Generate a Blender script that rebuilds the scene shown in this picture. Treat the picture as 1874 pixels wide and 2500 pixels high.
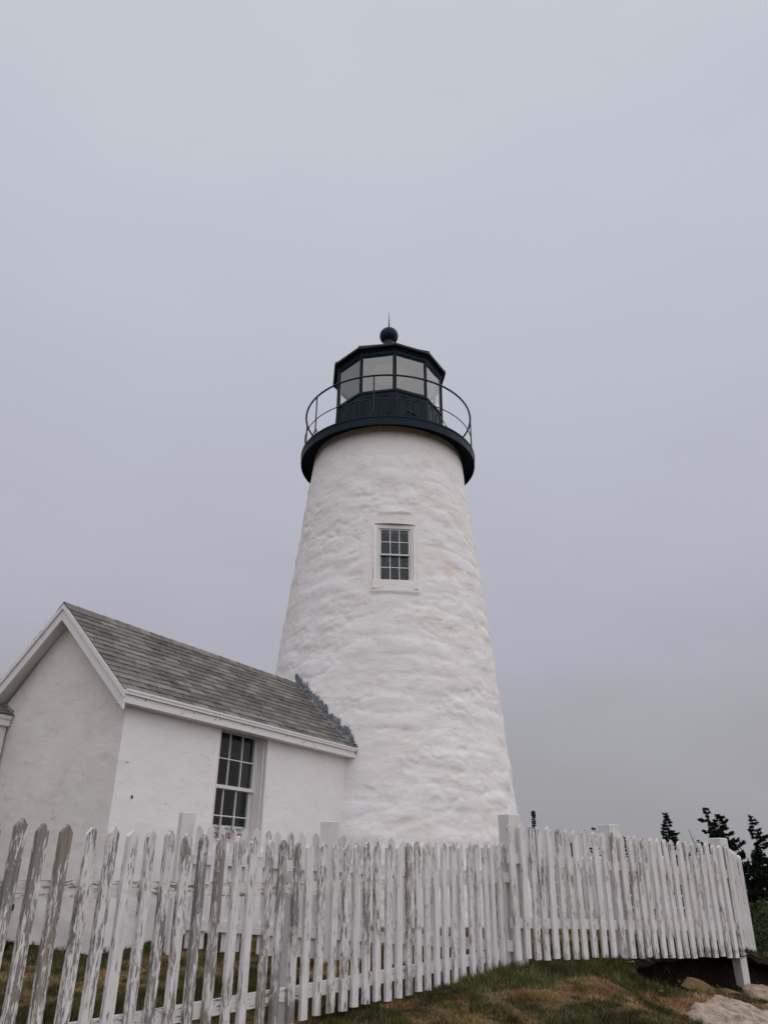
import bpy, math, random
import numpy as np
from mathutils import Vector, Matrix
from math import sin, cos, pi, radians, sqrt, atan2, floor

random.seed(7)
rng = np.random.default_rng(11)
for o in list(bpy.data.objects):
    bpy.data.objects.remove(o, do_unlink=True)
scene = bpy.context.scene
COL = scene.collection

# ------------------------------------------------------------------ camera
cam_d = bpy.data.cameras.new('camera')
cam = bpy.data.objects.new('camera', cam_d)
COL.objects.link(cam)
cam.matrix_world = (Matrix.Translation((0, 0, 1.6)) @ Matrix.Rotation(pi/2 + radians(25.5), 4, 'X')
                    @ Matrix.Rotation(radians(0.63), 4, 'Z'))
cam_d.sensor_fit = 'VERTICAL'
cam_d.sensor_height = 36.0
cam_d.lens = 36.0 * 1877 / 2500
cam_d.clip_start = 0.05
cam_d.clip_end = 3000
scene.camera = cam

# ------------------------------------------------------------------ world, sun, exposure
SUN_EL, SUN_AZ = radians(52), radians(128)          # azimuth clockwise from +Y (north)
world = bpy.data.worlds.new('World')
scene.world = world
world.use_nodes = True
wt = world.node_tree
wt.nodes.clear()
W = wt.nodes.new
out = W('ShaderNodeOutputWorld'); bg = W('ShaderNodeBackground')
sky = W('ShaderNodeTexSky'); sky.sky_type = 'NISHITA'; sky.sun_disc = False
sky.sun_elevation = SUN_EL; sky.sun_rotation = SUN_AZ; sky.dust_density = 4.0
tc = W('ShaderNodeTexCoord'); sep = W('ShaderNodeSeparateXYZ')
ramp = W('ShaderNodeValToRGB')
wt.links.new(tc.outputs['Generated'], sep.inputs[0])
# thick cloud layer: one smooth overcast gradient by elevation with faint mottling
nz = W('ShaderNodeTexNoise'); nz.inputs['Scale'].default_value = 2.6; nz.inputs['Detail'].default_value = 5
mp = W('ShaderNodeMapping'); mp.inputs['Scale'].default_value = (1, 1, 2.6)
wt.links.new(tc.outputs['Generated'], mp.inputs[0]); wt.links.new(mp.outputs[0], nz.inputs[0])
add = W('ShaderNodeMath'); add.operation = 'MULTIPLY_ADD'
sub = W('ShaderNodeMath'); sub.operation = 'SUBTRACT'; sub.inputs[1].default_value = 0.5
wt.links.new(nz.outputs['Fac'], sub.inputs[0]); wt.links.new(sub.outputs[0], add.inputs[0])
add.inputs[1].default_value = 0.26
wt.links.new(sep.outputs['Z'], add.inputs[2]); wt.links.new(add.outputs[0], ramp.inputs[0])
cr = ramp.color_ramp
stops = [(0.0, (.318, .312, .330)), (0.10, (.352, .346, .372)), (0.30, (.435, .437, .503)), (0.5, (.487, .507, .578)),
         (0.75, (.535, .562, .626)), (1.0, (.62, .65, .70))]
cr.elements[0].position, cr.elements[0].color = stops[0][0], (*stops[0][1], 1)
cr.elements[1].position, cr.elements[1].color = stops[-1][0], (*stops[-1][1], 1)
for p, c in stops[1:-1]:
    e = cr.elements.new(p); e.color = (*c, 1)
sc_c = W('ShaderNodeVectorMath'); sc_c.operation = 'SCALE'; sc_c.inputs['Scale'].default_value = 9.7
sc_n = W('ShaderNodeVectorMath'); sc_n.operation = 'SCALE'; sc_n.inputs['Scale'].default_value = 0.05
va = W('ShaderNodeVectorMath'); va.operation = 'ADD'
wt.links.new(ramp.outputs[0], sc_c.inputs[0]); wt.links.new(sky.outputs[0], sc_n.inputs[0])
wt.links.new(sc_c.outputs[0], va.inputs[0]); wt.links.new(sc_n.outputs[0], va.inputs[1])
wt.links.new(va.outputs[0], bg.inputs[0]); bg.inputs[1].default_value = 0.1
wt.links.new(bg.outputs[0], out.inputs[0])

sun_d = bpy.data.lights.new('sun', 'SUN'); sun_d.energy = 1.7; sun_d.angle = radians(150); sun_d.color = (1.0, 0.968, 0.95)
sun = bpy.data.objects.new('sun', sun_d); COL.objects.link(sun)
sdir = Vector((sin(SUN_AZ)*cos(SUN_EL), cos(SUN_AZ)*cos(SUN_EL), sin(SUN_EL)))
sun.rotation_euler = sdir.to_track_quat('Z', 'Y').to_euler()
sun.location = (20, -20, 40)

scene.view_settings.view_transform = 'Standard'
scene.view_settings.look = 'None'
scene.view_settings.exposure = 0.0
scene.view_settings.gamma = 1.0
scene.view_settings.use_curve_mapping = False
scene.cycles.max_bounces = 8
scene.cycles.transparent_max_bounces = 16
scene.cycles.use_denoising = True

# ------------------------------------------------------------------ value noise (numpy)
_perm = rng.random((256, 256))
def vn(x, y, k=0):
    x = np.asarray(x, float) + 17.3*k; y = np.asarray(y, float) + 9.1*k
    xi = np.floor(x).astype(int); yi = np.floor(y).astype(int)
    fx = x - xi; fy = y - yi
    fx = fx*fx*(3-2*fx); fy = fy*fy*(3-2*fy)
    a = _perm[xi % 256, yi % 256]; b = _perm[(xi+1) % 256, yi % 256]
    c = _perm[xi % 256, (yi+1) % 256]; d = _perm[(xi+1) % 256, (yi+1) % 256]
    return (a*(1-fx)+b*fx)*(1-fy) + (c*(1-fx)+d*fx)*fy
def fbm(x, y, o=4, k=0):
    s = 0; a = .5; t = 0
    for i in range(o):
        s = s + a*vn(np.asarray(x)*2**i, np.asarray(y)*2**i, k+i); t += a; a *= .5
    return s/t
def sstep(a, b, x):
    t = np.clip((np.asarray(x, float)-a)/(b-a), 0, 1)
    return t*t*(3-2*t)

# ------------------------------------------------------------------ mesh builder
class MB:
    def __init__(s): s.v = []; s.f = []
    def add(s, vs, fs, M=None):
        b = len(s.v)
        s.v += [tuple(M @ Vector(p)) if M else tuple(p) for p in vs]
        s.f += [tuple(b+i for i in f) for f in fs]
        return s
    def box(s, x0, x1, y0, y1, z0, z1, M=None):
        vs = [(x0,y0,z0),(x1,y0,z0),(x1,y1,z0),(x0,y1,z0),(x0,y0,z1),(x1,y0,z1),(x1,y1,z1),(x0,y1,z1)]
        return s.add(vs, [(3,2,1,0),(4,5,6,7),(0,1,5,4),(1,2,6,5),(2,3,7,6),(3,0,4,7)], M)
    def beam(s, a, b, w, h, up=(0,0,1)):
        a = Vector(a); b = Vector(b); d = (b-a).normalized(); side = d.cross(Vector(up)).normalized(); u = side.cross(d)
        vs = []
        for p in (a, b):
            for i, j in ((-1,-1),(1,-1),(1,1),(-1,1)):
                vs.append(p + side*(w/2*i) + u*(h/2*j))
        return s.add(vs, [(0,1,2,3),(7,6,5,4),(0,4,5,1),(1,5,6,2),(2,6,7,3),(3,7,4,0)])
    def prism(s, poly, y0, y1, M=None):           # polygon in x,z extruded in y
        n = len(poly)
        vs = [(x, y0, z) for x, z in poly] + [(x, y1, z) for x, z in poly]
        fs = [tuple(range(n)), tuple(range(2*n-1, n-1, -1))] + [(i, i+n, (i+1) % n + n, (i+1) % n) for i in range(n)]
        return s.add(vs, fs, M)
    def tube(s, pts, r, n=6, closed=False, r1=None):
        pts = [Vector(p) for p in pts]; m = len(pts); vs = []; prev = None
        for i, p in enumerate(pts):
            if closed: d = pts[(i+1) % m] - pts[i-1]
            else: d = pts[min(i+1, m-1)] - pts[max(i-1, 0)]
            d.normalize()
            ref = Vector((0,0,1)) if abs(d.z) < .95 else Vector((1,0,0))
            a = d.cross(ref).normalized(); b = a.cross(d)
            rr = r if r1 is None else r + (r1-r)*i/(m-1)
            for k in range(n):
                t = 2*pi*k/n; vs.append(p + a*(rr*cos(t)) + b*(rr*sin(t)))
        fs = []
        for i in range(m if closed else m-1):
            for k in range(n):
                fs.append((i*n+k, i*n+(k+1) % n, ((i+1) % m)*n+(k+1) % n, ((i+1) % m)*n+k))
        if not closed:
            fs.append(tuple(range(n-1, -1, -1))); fs.append(tuple(range((m-1)*n, m*n)))
        return s.add(vs, fs)
    def lathe(s, prof, n=32, rot=0.0, c=(0,0), caps=True):
        vs = []; fs = []
        for r, z in prof:
            for k in range(n):
                t = 2*pi*k/n + rot; vs.append((c[0]+r*sin(t), c[1]-r*cos(t), z))
        for i in range(len(prof)-1):
            for k in range(n):
                fs.append((i*n+k, i*n+(k+1) % n, (i+1)*n+(k+1) % n, (i+1)*n+k))
        if caps:
            fs.append(tuple(range(n-1, -1, -1))); fs.append(tuple(range((len(prof)-1)*n, len(prof)*n)))
        return s.add(vs, fs)
    def mesh(s, name, mat, smooth=False):
        me = bpy.data.meshes.new(name)
        me.from_pydata(s.v, [], s.f)
        if smooth: me.polygons.foreach_set('use_smooth', [True]*len(me.polygons))
        if mat: me.materials.append(mat)
        me.update()
        return me
    def build(s, name, mat, parent=None, loc=(0,0,0), rot=(0,0,0), smooth=False):
        return obj(name, s.mesh(name, mat, smooth), parent, loc, rot)

def obj(name, me, parent=None, loc=(0,0,0), rot=(0,0,0)):
    o = bpy.data.objects.new(name, me); COL.objects.link(o)
    o.parent = parent; o.location = loc; o.rotation_euler = rot
    return o
def tag(o, label=None, cat=None, group=None, kind=None):
    if label: o['label'] = label
    if cat: o['category'] = cat
    if group: o['group'] = group
    if kind: o['kind'] = kind
    return o
def thing(name, label, cat, loc=(0,0,0), rotz=0, group=None):
    o = obj(name, None, None, loc, (0,0,rotz)); o.empty_display_size = .2
    return tag(o, label, cat, group)
def npmesh(name, V, F, mat, smooth=True, attrs=None):
    me = bpy.data.meshes.new(name)
    V = np.asarray(V, np.float32); F = np.asarray(F, np.int32); k = F.shape[1]
    me.vertices.add(len(V)); me.vertices.foreach_set('co', V.ravel())
    me.loops.add(F.size); me.loops.foreach_set('vertex_index', F.ravel())
    me.polygons.add(len(F)); me.polygons.foreach_set('loop_start', np.arange(0, F.size, k, dtype=np.int32))
    me.polygons.foreach_set('use_smooth', np.full(len(F), smooth))
    for nm, arr in (attrs or {}).items():
        a = me.attributes.new(nm, 'FLOAT', 'POINT'); a.data.foreach_set('value', np.asarray(arr, np.float32))
    if mat: me.materials.append(mat)
    me.update(calc_edges=True)
    return me

# ------------------------------------------------------------------ materials
class NT:
    def __init__(s, name):
        s.m = bpy.data.materials.new(name); s.m.use_nodes = True; s.t = s.m.node_tree
        s.b = s.t.nodes['Principled BSDF']; s.o = s.t.nodes['Material Output']
        s.b.inputs['Roughness'].default_value = .8
        s.b.inputs['Specular IOR Level'].default_value = .3
    def n(s, t, **k):
        x = s.t.nodes.new(t)
        for a, b in k.items(): setattr(x, a, b)
        return x
    def l(s, a, b): s.t.links.new(a, b)
    def coord(s, scale=(1,1,1), rand=False, kind='Object'):
        tc = s.n('ShaderNodeTexCoord'); m = s.n('ShaderNodeMapping'); m.inputs['Scale'].default_value = scale
        src = tc.outputs[kind]
        if rand:
            oi = s.n('ShaderNodeObjectInfo'); mu = s.n('ShaderNodeMath', operation='MULTIPLY'); mu.inputs[1].default_value = 97.0
            s.l(oi.outputs['Random'], mu.inputs[0])
            ad = s.n('ShaderNodeVectorMath', operation='ADD'); s.l(src, ad.inputs[0]); s.l(mu.outputs[0], ad.inputs[1]); src = ad.outputs[0]
        s.l(src, m.inputs[0]); return m.outputs[0]
    def noise(s, vec, scale=1, detail=4, rough=.55, dist=0):
        x = s.n('ShaderNodeTexNoise'); x.inputs['Scale'].default_value = scale; x.inputs['Detail'].default_value = detail
        x.inputs['Roughness'].default_value = rough; x.inputs['Distortion'].default_value = dist
        s.l(vec, x.inputs['Vector']); return x.outputs['Fac']
    def ramp(s, fac, stops):
        r = s.n('ShaderNodeValToRGB'); e = r.color_ramp.elements
        cv = lambda c: (*c, 1) if isinstance(c, tuple) else (c, c, c, 1)
        e[0].position, e[0].color = stops[0][0], cv(stops[0][1]); e[1].position, e[1].color = stops[-1][0], cv(stops[-1][1])
        for p, c in stops[1:-1]:
            q = e.new(p); q.color = cv(c)
        s.l(fac, r.inputs[0]); return r.outputs[0]
    def mix(s, fac, a, b, mode='MIX'):
        x = s.n('ShaderNodeMix', data_type='RGBA', blend_type=mode)
        for sock, v in ((x.inputs[0], fac), (x.inputs[6], a), (x.inputs[7], b)):
            if isinstance(v, tuple): sock.default_value = (*v, 1)
            elif isinstance(v, (int, float)): sock.default_value = v
            else: s.l(v, sock)
        return x.outputs[2]
    def math(s, op, a, b=0.0, c=0.0):
        x = s.n('ShaderNodeMath', operation=op)
        for sock, v in zip(x.inputs, (a, b, c)):
            if isinstance(v, (int, float)): sock.default_value = v
            else: s.l(v, sock)
        return x.outputs[0]
    def bump(s, h, dist=.01, strength=1.0, normal=None):
        x = s.n('ShaderNodeBump'); x.inputs['Distance'].default_value = dist; x.inputs['Strength'].default_value = strength
        s.l(h, x.inputs['Height'])
        if normal: s.l(normal, x.inputs['Normal'])
        s.l(x.outputs[0], s.b.inputs['Normal']); return x.outputs[0]
    def base(s, c):
        if isinstance(c, tuple): s.b.inputs['Base Color'].default_value = (*c, 1)
        else: s.l(c, s.b.inputs['Base Color'])

M = {}
def mat_whitewash(name, base, warm, cool, patch, stain=False, dirt=.35, lump=.012):
    k = NT(name)
    v = k.coord()
    big = k.noise(v, .9, 4, .6); mid = k.noise(k.coord((3, 3, 6)), 1, 6, .65, .4)
    col = k.mix(k.ramp(big, [(.38, 0.0), (.62, 1.0)]), base, warm)
    n2 = k.noise(k.coord((.55, .55, .9)), 1.7, 3, .5)
    col = k.mix(k.math('MULTIPLY', k.ramp(n2, [(.5, 0.0), (.68, 1.0)]), .6), col, cool)
    col = k.mix(k.math('MULTIPLY', k.ramp(mid, [(.52, 0.0), (.74, 1.0)]), dirt), col, patch)
    # hairline cracks and trowel nicks, few and short
    nick = k.noise(k.coord((7, 7, 26)), 1, 2, .5, 1.2)
    nk2 = k.noise(k.coord((1.6, 1.6, 2.2)), 1, 3)
    nmask = k.math('MULTIPLY', k.ramp(nick, [(.675, 0.0), (.72, 1.0)]), k.ramp(nk2, [(.48, 0.0), (.6, 1.0)]))
    col = k.mix(k.math('MULTIPLY', nmask, .45), col, (.30, .27, .24))
    if stain:
        tcn = k.n('ShaderNodeTexCoord'); sb = k.n('ShaderNodeVectorMath', operation='SUBTRACT'); sb.inputs[1].default_value = stain
        k.l(tcn.outputs['Object'], sb.inputs[0])
        ms = k.n('ShaderNodeVectorMath', operation='MULTIPLY'); ms.inputs[1].default_value = (4.6, 1.4, 2.4); k.l(sb.outputs[0], ms.inputs[0])
        ln = k.n('ShaderNodeVectorMath', operation='LENGTH'); k.l(ms.outputs[0], ln.inputs[0])
        sn = k.math('MULTIPLY_ADD', k.noise(v, 9, 3), .9, ln.outputs['Value'])
        col = k.mix(k.math('MULTIPLY', k.ramp(sn, [(.85, 1.0), (1.4, 0.0)]), .62), col, (.76, .62, .44))
    k.base(col)
    h1 = k.noise(k.coord((3.2, 3.2, 6.5)), 1, 5, .55, .6)
    fine = k.math('MULTIPLY_ADD', k.noise(k.coord((11, 11, 24)), 1, 4, .6, .5), 1.8, k.noise(v, 55, 4, .6))
    h = k.math('MULTIPLY_ADD', fine, .12, h1)
    h = k.math('MULTIPLY_ADD', nmask, -.25, h)
    k.bump(h, lump, .8)
    k.b.inputs['Roughness'].default_value = .9
    return k.m
M['tower'] = mat_whitewash('whitewashed rubble', (.835, .80, .80), (.80, .755, .735), (.80, .79, .805), (.62, .585, .545), stain=(1.18, -1.78, 6.95), dirt=.5, lump=.019)
M['wall'] = mat_whitewash('lime plaster', (.81, .785, .785), (.785, .75, .745), (.77, .77, .765), (.62, .57, .54), dirt=.22, lump=.009)
M['gable'] = mat_whitewash('stained lime plaster', (.755, .712, .70), (.70, .64, .615), (.655, .665, .635), (.50, .455, .42), dirt=.55, lump=.010)  # darker base tone paints in this side's shade; the mottling is staining

def mat_paint(name, c, rough=.55, dirt=.25, dc=(.42, .38, .34)):
    k = NT(name)
    n = k.noise(k.coord((3, 3, 3), True), 2.2, 6, .65)
    col = k.mix(k.math('MULTIPLY', k.ramp(n, [(.5, 0.0), (.75, 1.0)]), dirt), c, dc)
    k.base(col); k.b.inputs['Roughness'].default_value = rough
    k.bump(k.noise(k.coord((14, 14, 14)), 1, 5), .003, .6)
    return k.m
M['trim'] = mat_paint('white trim paint', (.74, .715, .71))
M['postpaint'] = mat_paint('white post paint', (.665, .635, .625), .65, .5, (.46, .42, .38))
M['sash'] = mat_paint('white sash paint', (.68, .66, .65), .5, .2)
M['iron'] = mat_paint('dark gallery paint', (.0045, .0155, .0255), .5, .5, (.011, .026, .037))
for nm_ in ('iron',): M[nm_].node_tree.nodes['Principled BSDF'].inputs['Specular IOR Level'].default_value = .14
M['ironblack'] = mat_paint('black roof paint', (.007, .009, .012), .45, .3, (.02, .022, .025))
M['ceiling'] = mat_paint('pale lantern lining', (.62, .63, .61), .7, .04)
M['disc'] = mat_paint('cream ceiling ring', (.95, .92, .83), .7, .02)
M['lead'] = None

def mat_peel(name, paint, wood_d, wood_l):
    k = NT(name)
    oi = k.n('ShaderNodeObjectInfo'); sc = k.n('ShaderNodeSeparateColor'); k.l(oi.outputs['Color'], sc.inputs[0])
    wear = sc.outputs[0]; tipw = sc.outputs[1]
    streak = k.math('MULTIPLY_ADD', k.noise(k.coord((100, 100, 15), True), 1, 4, .65, .6), .62, k.math('MULTIPLY', k.noise(k.coord((38, 38, 5.5), True), 1, 5, .65, .4), .48))
    patch = k.noise(k.coord((7, 7, 2.6), True), 1, 4, .6)
    gen = k.n('ShaderNodeTexCoord'); sx = k.n('ShaderNodeSeparateXYZ'); k.l(gen.outputs['Generated'], sx.inputs[0])
    mr = k.ramp(sx.outputs['Z'], [(0, .7), (.12, .25), (.45, .2), (.72, .35), (.9, .6), (1, .75)])
    s1 = k.math('MULTIPLY_ADD', patch, .47, k.math('MULTIPLY', streak, 1.08))
    s1 = k.math('MULTIPLY_ADD', wear, .42, s1)
    s1 = k.math('MULTIPLY_ADD', k.math('MULTIPLY', mr, tipw), .16, s1)
    mask = k.ramp(k.math('SUBTRACT', s1, .6), [(.478, 0.0), (.525, 1.0)])
    grain = k.noise(k.coord((75, 75, 2.2), True), 1, 5, .65)
    wood = k.mix(k.ramp(grain, [(.3, 0.0), (.7, 1.0)]), wood_d, wood_l)
    rn = k.ramp(oi.outputs['Random'], [(0, (.85, .92, 1.0)), (.5, (1, 1, 1)), (1, (1.08, .98, .9))])
    wood = k.mix(1.0, wood, rn, 'MULTIPLY')
    gr = k.noise(k.coord((12, 12, 2.5), True), 1, 6, .7)
    pc = k.mix(k.math('MULTIPLY', k.ramp(gr, [(.45, 0.0), (.72, 1.0)]), .45), paint, (.50, .455, .425))
    fcrack = k.noise(k.coord((95, 95, 5), True), 1, 3, .6)
    pc = k.mix(k.math('MULTIPLY', k.ramp(fcrack, [(.62, 0.0), (.68, 1.0)]), .4), pc, (.36, .33, .31))
    wash = k.noise(k.coord((55, 55, 3.0), True), 1, 5, .65, .2)
    wf = k.math('MULTIPLY', k.ramp(wash, [(.40, 0.0), (.66, 1.0)]), k.math('MULTIPLY_ADD', wear, .6, .22))
    pc = k.mix(wf, pc, (.43, .40, .375))
    prim = k.ramp(k.math('SUBTRACT', s1, .6), [(.44, 0.0), (.475, 1.0)])
    pc = k.mix(k.math('MULTIPLY', prim, .55), pc, (.40, .375, .35))
    k.base(k.mix(mask, pc, wood))
    h = k.math('MULTIPLY_ADD', mask, -1.0, k.math('MULTIPLY', grain, .35))
    k.bump(h, .004, .9); k.b.inputs['Roughness'].default_value = .75
    return k.m
M['peel'] = mat_peel('peeling white paint on weathered wood', (.76, .735, .73), (.15, .132, .118), (.33, .30, .275))

def mat_shingle():
    k = NT('asphalt shingle')
    oi = k.n('ShaderNodeObjectInfo')
    tone = k.ramp(oi.outputs['Random'], [(0, (.064, .059, .054)), (.35, (.108, .100, .091)), (.7, (.160, .148, .135)), (1, (.240, .224, .204))])
    n = k.noise(k.coord((9, 9, 9), True), 1, 5, .7)
    c = k.mix(k.ramp(n, [(.35, 0.0), (.85, 1.0)]), tone, (.165, .157, .143))
    g = k.noise(k.coord((180, 180, 180), True), 1, 2)
    c = k.mix(k.math('MULTIPLY', k.ramp(g, [(.5, 0.0), (.75, 1.0)]), .4), c, (.26, .25, .22))
    sp = k.noise(k.coord((30, 30, 30), True), 1, 1)
    c = k.mix(k.math('MULTIPLY', k.ramp(sp, [(.765, 0.0), (.78, 1.0)]), .55), c, (.55, .54, .5))
    k.base(c); k.bump(g, .002, .6); k.b.inputs['Roughness'].default_value = .95
    return k.m
M['shingle'] = mat_shingle()
def mat_lead():
    k = NT('weathered lead')
    n = k.noise(k.coord((60, 60, 5), True), 1, 5, .7)
    c = k.ramp(n, [(.3, (.05, .06, .08)), (.44, (.17, .19, .215)), (.54, (.30, .32, .34)), (.68, (.52, .53, .54))])
    k.base(c); k.b.inputs['Roughness'].default_value = .6
    k.bump(n, .004, .7); return k.m
M['lead'] = mat_lead()

def mat_glass(name, tint=(.92, .94, .93), base=.05, ior=1.5):
    k = NT(name); k.t.nodes.remove(k.b)
    tr = k.n('ShaderNodeBsdfTransparent'); tr.inputs[0].default_value = (*tint, 1)
    gl = k.n('ShaderNodeBsdfGlossy'); gl.inputs['Roughness'].default_value = .03
    fr = k.n('ShaderNodeFresnel'); fr.inputs['IOR'].default_value = ior
    geo = k.n('ShaderNodeNewGeometry')
    f = k.math('MULTIPLY', k.math('ADD', fr.outputs[0], base), k.math('SUBTRACT', 1.0, geo.outputs['Backfacing']))
    nb = k.n('ShaderNodeBump'); nb.inputs['Distance'].default_value = .01; nb.inputs['Strength'].default_value = .06
    k.l(k.noise(k.coord((4, 4, 4), True), 1, 2), nb.inputs['Height']); k.l(nb.outputs[0], gl.inputs['Normal'])
    mx = k.n('ShaderNodeMixShader'); k.l(f, mx.inputs[0]); k.l(tr.outputs[0], mx.inputs[1]); k.l(gl.outputs[0], mx.inputs[2])
    k.l(mx.outputs[0], k.o.inputs[0]); return k.m
M['glass'] = mat_glass('window glass', (.925, .945, .95), .0, 1.30)
M['towerglass'] = mat_glass('tower window glass', (.90, .95, .96), .03, 1.45)
M['lanternglass'] = mat_glass('lantern glass', (1.0, 1.0, .985), .15)

def mat_flat(name, c, rough=.8, spec=.3):
    k = NT(name); k.base(c); k.b.inputs['Roughness'].default_value = rough; k.b.inputs['Specular IOR Level'].default_value = spec; return k.m
M['dark'] = mat_flat('dark interior', (.012, .016, .02))
M['inner'] = mat_flat('interior plaster', (.15, .17, .17))
M['signwhite'] = mat_flat('sign white', (.78, .74, .72), .5)
M['signred'] = mat_flat('sign red', (.28, .03, .03), .5)
M['signblack'] = mat_flat('sign black', (.03, .025, .025), .5)
M['blackiron'] = mat_flat('black wrought iron', (.015, .014, .013), .6)
M['rust'] = mat_flat('rusty nail', (.16, .075, .04), .8)

def mat_ground():
    k = NT('turf and soil')
    a = k.n('ShaderNodeAttribute', attribute_name='dry'); b = k.n('ShaderNodeAttribute', attribute_name='soil')
    n = k.noise(k.coord((16, 16, 16)), 1, 6, .7)
    green = k.ramp(n, [(.3, (.014, .018, .008)), (.55, (.030, .034, .015)), (.75, (.050, .050, .024))])
    tan = k.ramp(n, [(.3, (.065, .042, .020)), (.55, (.15, .10, .05)), (.78, (.23, .16, .085))])
    c = k.mix(a.outputs['Fac'], green, tan)
    soil = k.ramp(n, [(.3, (.010, .008, .006)), (.6, (.028, .022, .016)), (.8, (.06, .047, .034))])
    c = k.mix(b.outputs['Fac'], c, soil)
    k.base(c); k.bump(n, .05, 1.0); k.b.inputs['Roughness'].default_value = 1; k.b.inputs['Specular IOR Level'].default_value = .1
    return k.m
M['ground'] = mat_ground()
def mat_blade():
    k = NT('grass blade')
    a = k.n('ShaderNodeAttribute', attribute_name='dry'); t = k.n('ShaderNodeAttribute', attribute_name='tone')
    green = k.ramp(t.outputs['Fac'], [(0, (.010, .025, .007)), (.5, (.029, .062, .015)), (1, (.076, .116, .032))])
    tan = k.ramp(t.outputs['Fac'], [(0, (.10, .055, .022)), (.5, (.28, .17, .078)), (1, (.46, .31, .16))])
    k.base(k.mix(a.outputs['Fac'], green, tan)); k.b.inputs['Roughness'].default_value = .8; k.b.inputs['Specular IOR Level'].default_value = .15
    return k.m
M['blade'] = mat_blade()
def mat_rock(name, a, b, c, sc=3.0):
    k = NT(name); v = k.coord()
    n = k.noise(v, sc, 8, .65, .5); n2 = k.noise(k.coord((1, 1, 4)), sc*2.2, 6, .7)
    col = k.ramp(n, [(.3, a), (.5, b), (.68, c)])
    col = k.mix(k.math('MULTIPLY', k.ramp(n2, [(.56, 0.0), (.68, 1.0)]), .7), col, tuple(x*.35 for x in a))
    k.base(col); k.bump(k.math('ADD', n2, n), .06, .9); k.b.inputs['Roughness'].default_value = .95
    return k.m
M['palerock'] = mat_rock('pale ledge rock', (.24, .175, .125), (.47, .37, .295), (.62, .52, .435), 6)
M['pinkrock'] = mat_rock('pinkish rock', (.20, .14, .095), (.42, .31, .225), (.54, .43, .34), 4)
M['orangerock'] = mat_rock('ochre rock', (.15, .095, .045), (.24, .155, .075), (.30, .21, .12), 4)
M['footing'] = mat_rock('brown footing stone', (.16, .11, .085), (.27, .20, .165), (.34, .27, .23), 6)
M['needle'] = NT('spruce needles').m
def mat_leaf(name, a, b):
    k = NT(name); t = k.n('ShaderNodeAttribute', attribute_name='tone')
    k.base(k.ramp(t.outputs['Fac'], [(0, a), (1, b)])); k.b.inputs['Roughness'].default_value = .75; k.b.inputs['Specular IOR Level'].default_value = .15
    return k.m
M['needle'] = mat_leaf('spruce needle', (.006, .0105, .007), (.026, .038, .022))
M['leaf'] = mat_leaf('shrub leaf', (.012, .022, .009), (.05, .070, .026))
M['plantleaf'] = mat_leaf('lily leaf', (.022, .04, .016), (.06, .085, .035))
M['bark'] = mat_paint('spruce bark', (.03, .025, .02), .9, .3, (.06, .05, .045))
M['deadwood'] = mat_paint('dead grey wood', (.07, .06, .055), .9, .3, (.1, .09, .08))
M['hutwall'] = mat_paint('dark hut boards', (.03, .032, .035), .7, .3, (.06, .06, .06))

# ------------------------------------------------------------------ ground
B0, B1 = np.array([1.41, 8.96]), np.array([4.46, 10.98])
BU = (B1-B0)/np.linalg.norm(B1-B0); BN = np.array([BU[1], -BU[0]])      # outward, towards the camera side
HX0, HY0 = -2.972, 9.071
def ground(x, y, fine=True, upper=False):
    x = np.asarray(x, float); y = np.asarray(y, float)
    z = np.interp(y, [-30, 0, 10, 12.5, 20, 40, 120, 600], [-1.2, 0, .875, .96, .9, .1, -2.5, -6])
    z = z + .03*np.clip(-x, 0, 3.2) - .022*np.clip(x-1.3, 0, 4)
    s = (x-B0[0])*BN[0] + (y-B0[1])*BN[1]                # distance in front of the fence line
    t = (x-B0[0])*BU[0] + (y-B0[1])*BU[1]                # run along it
    wob = .10*(fbm(t*1.6+3, t*0+1.5, 3)-.5)
    cave = sstep(1.35, 2.1, t)
    edge = -.50*cave                                     # the bank is eaten back behind the pickets
    front = sstep(edge-.05, edge+.12+.5*(1-cave), s+wob)
    if upper: front = front*0
    z = z - front*(.25*sstep(2.05, 2.9, x) + .13*np.clip(x-2.9, 0, 3) + .06*np.clip(s, 0, 2)*sstep(2.1, 2.8, x))
    z = z - .05*sstep(1.9, 2.5, t)*np.exp(-((s+.05)/.2)**2)*front
    z = z - .20*np.clip(t-3.75, 0, 5)*(1-front)
    if fine:
        z = z + .07*(fbm(x*.9, y*.9, 3, 2)-.5) + .035*(fbm(x*4, y*4, 3, 5)-.5)
    return z
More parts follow.
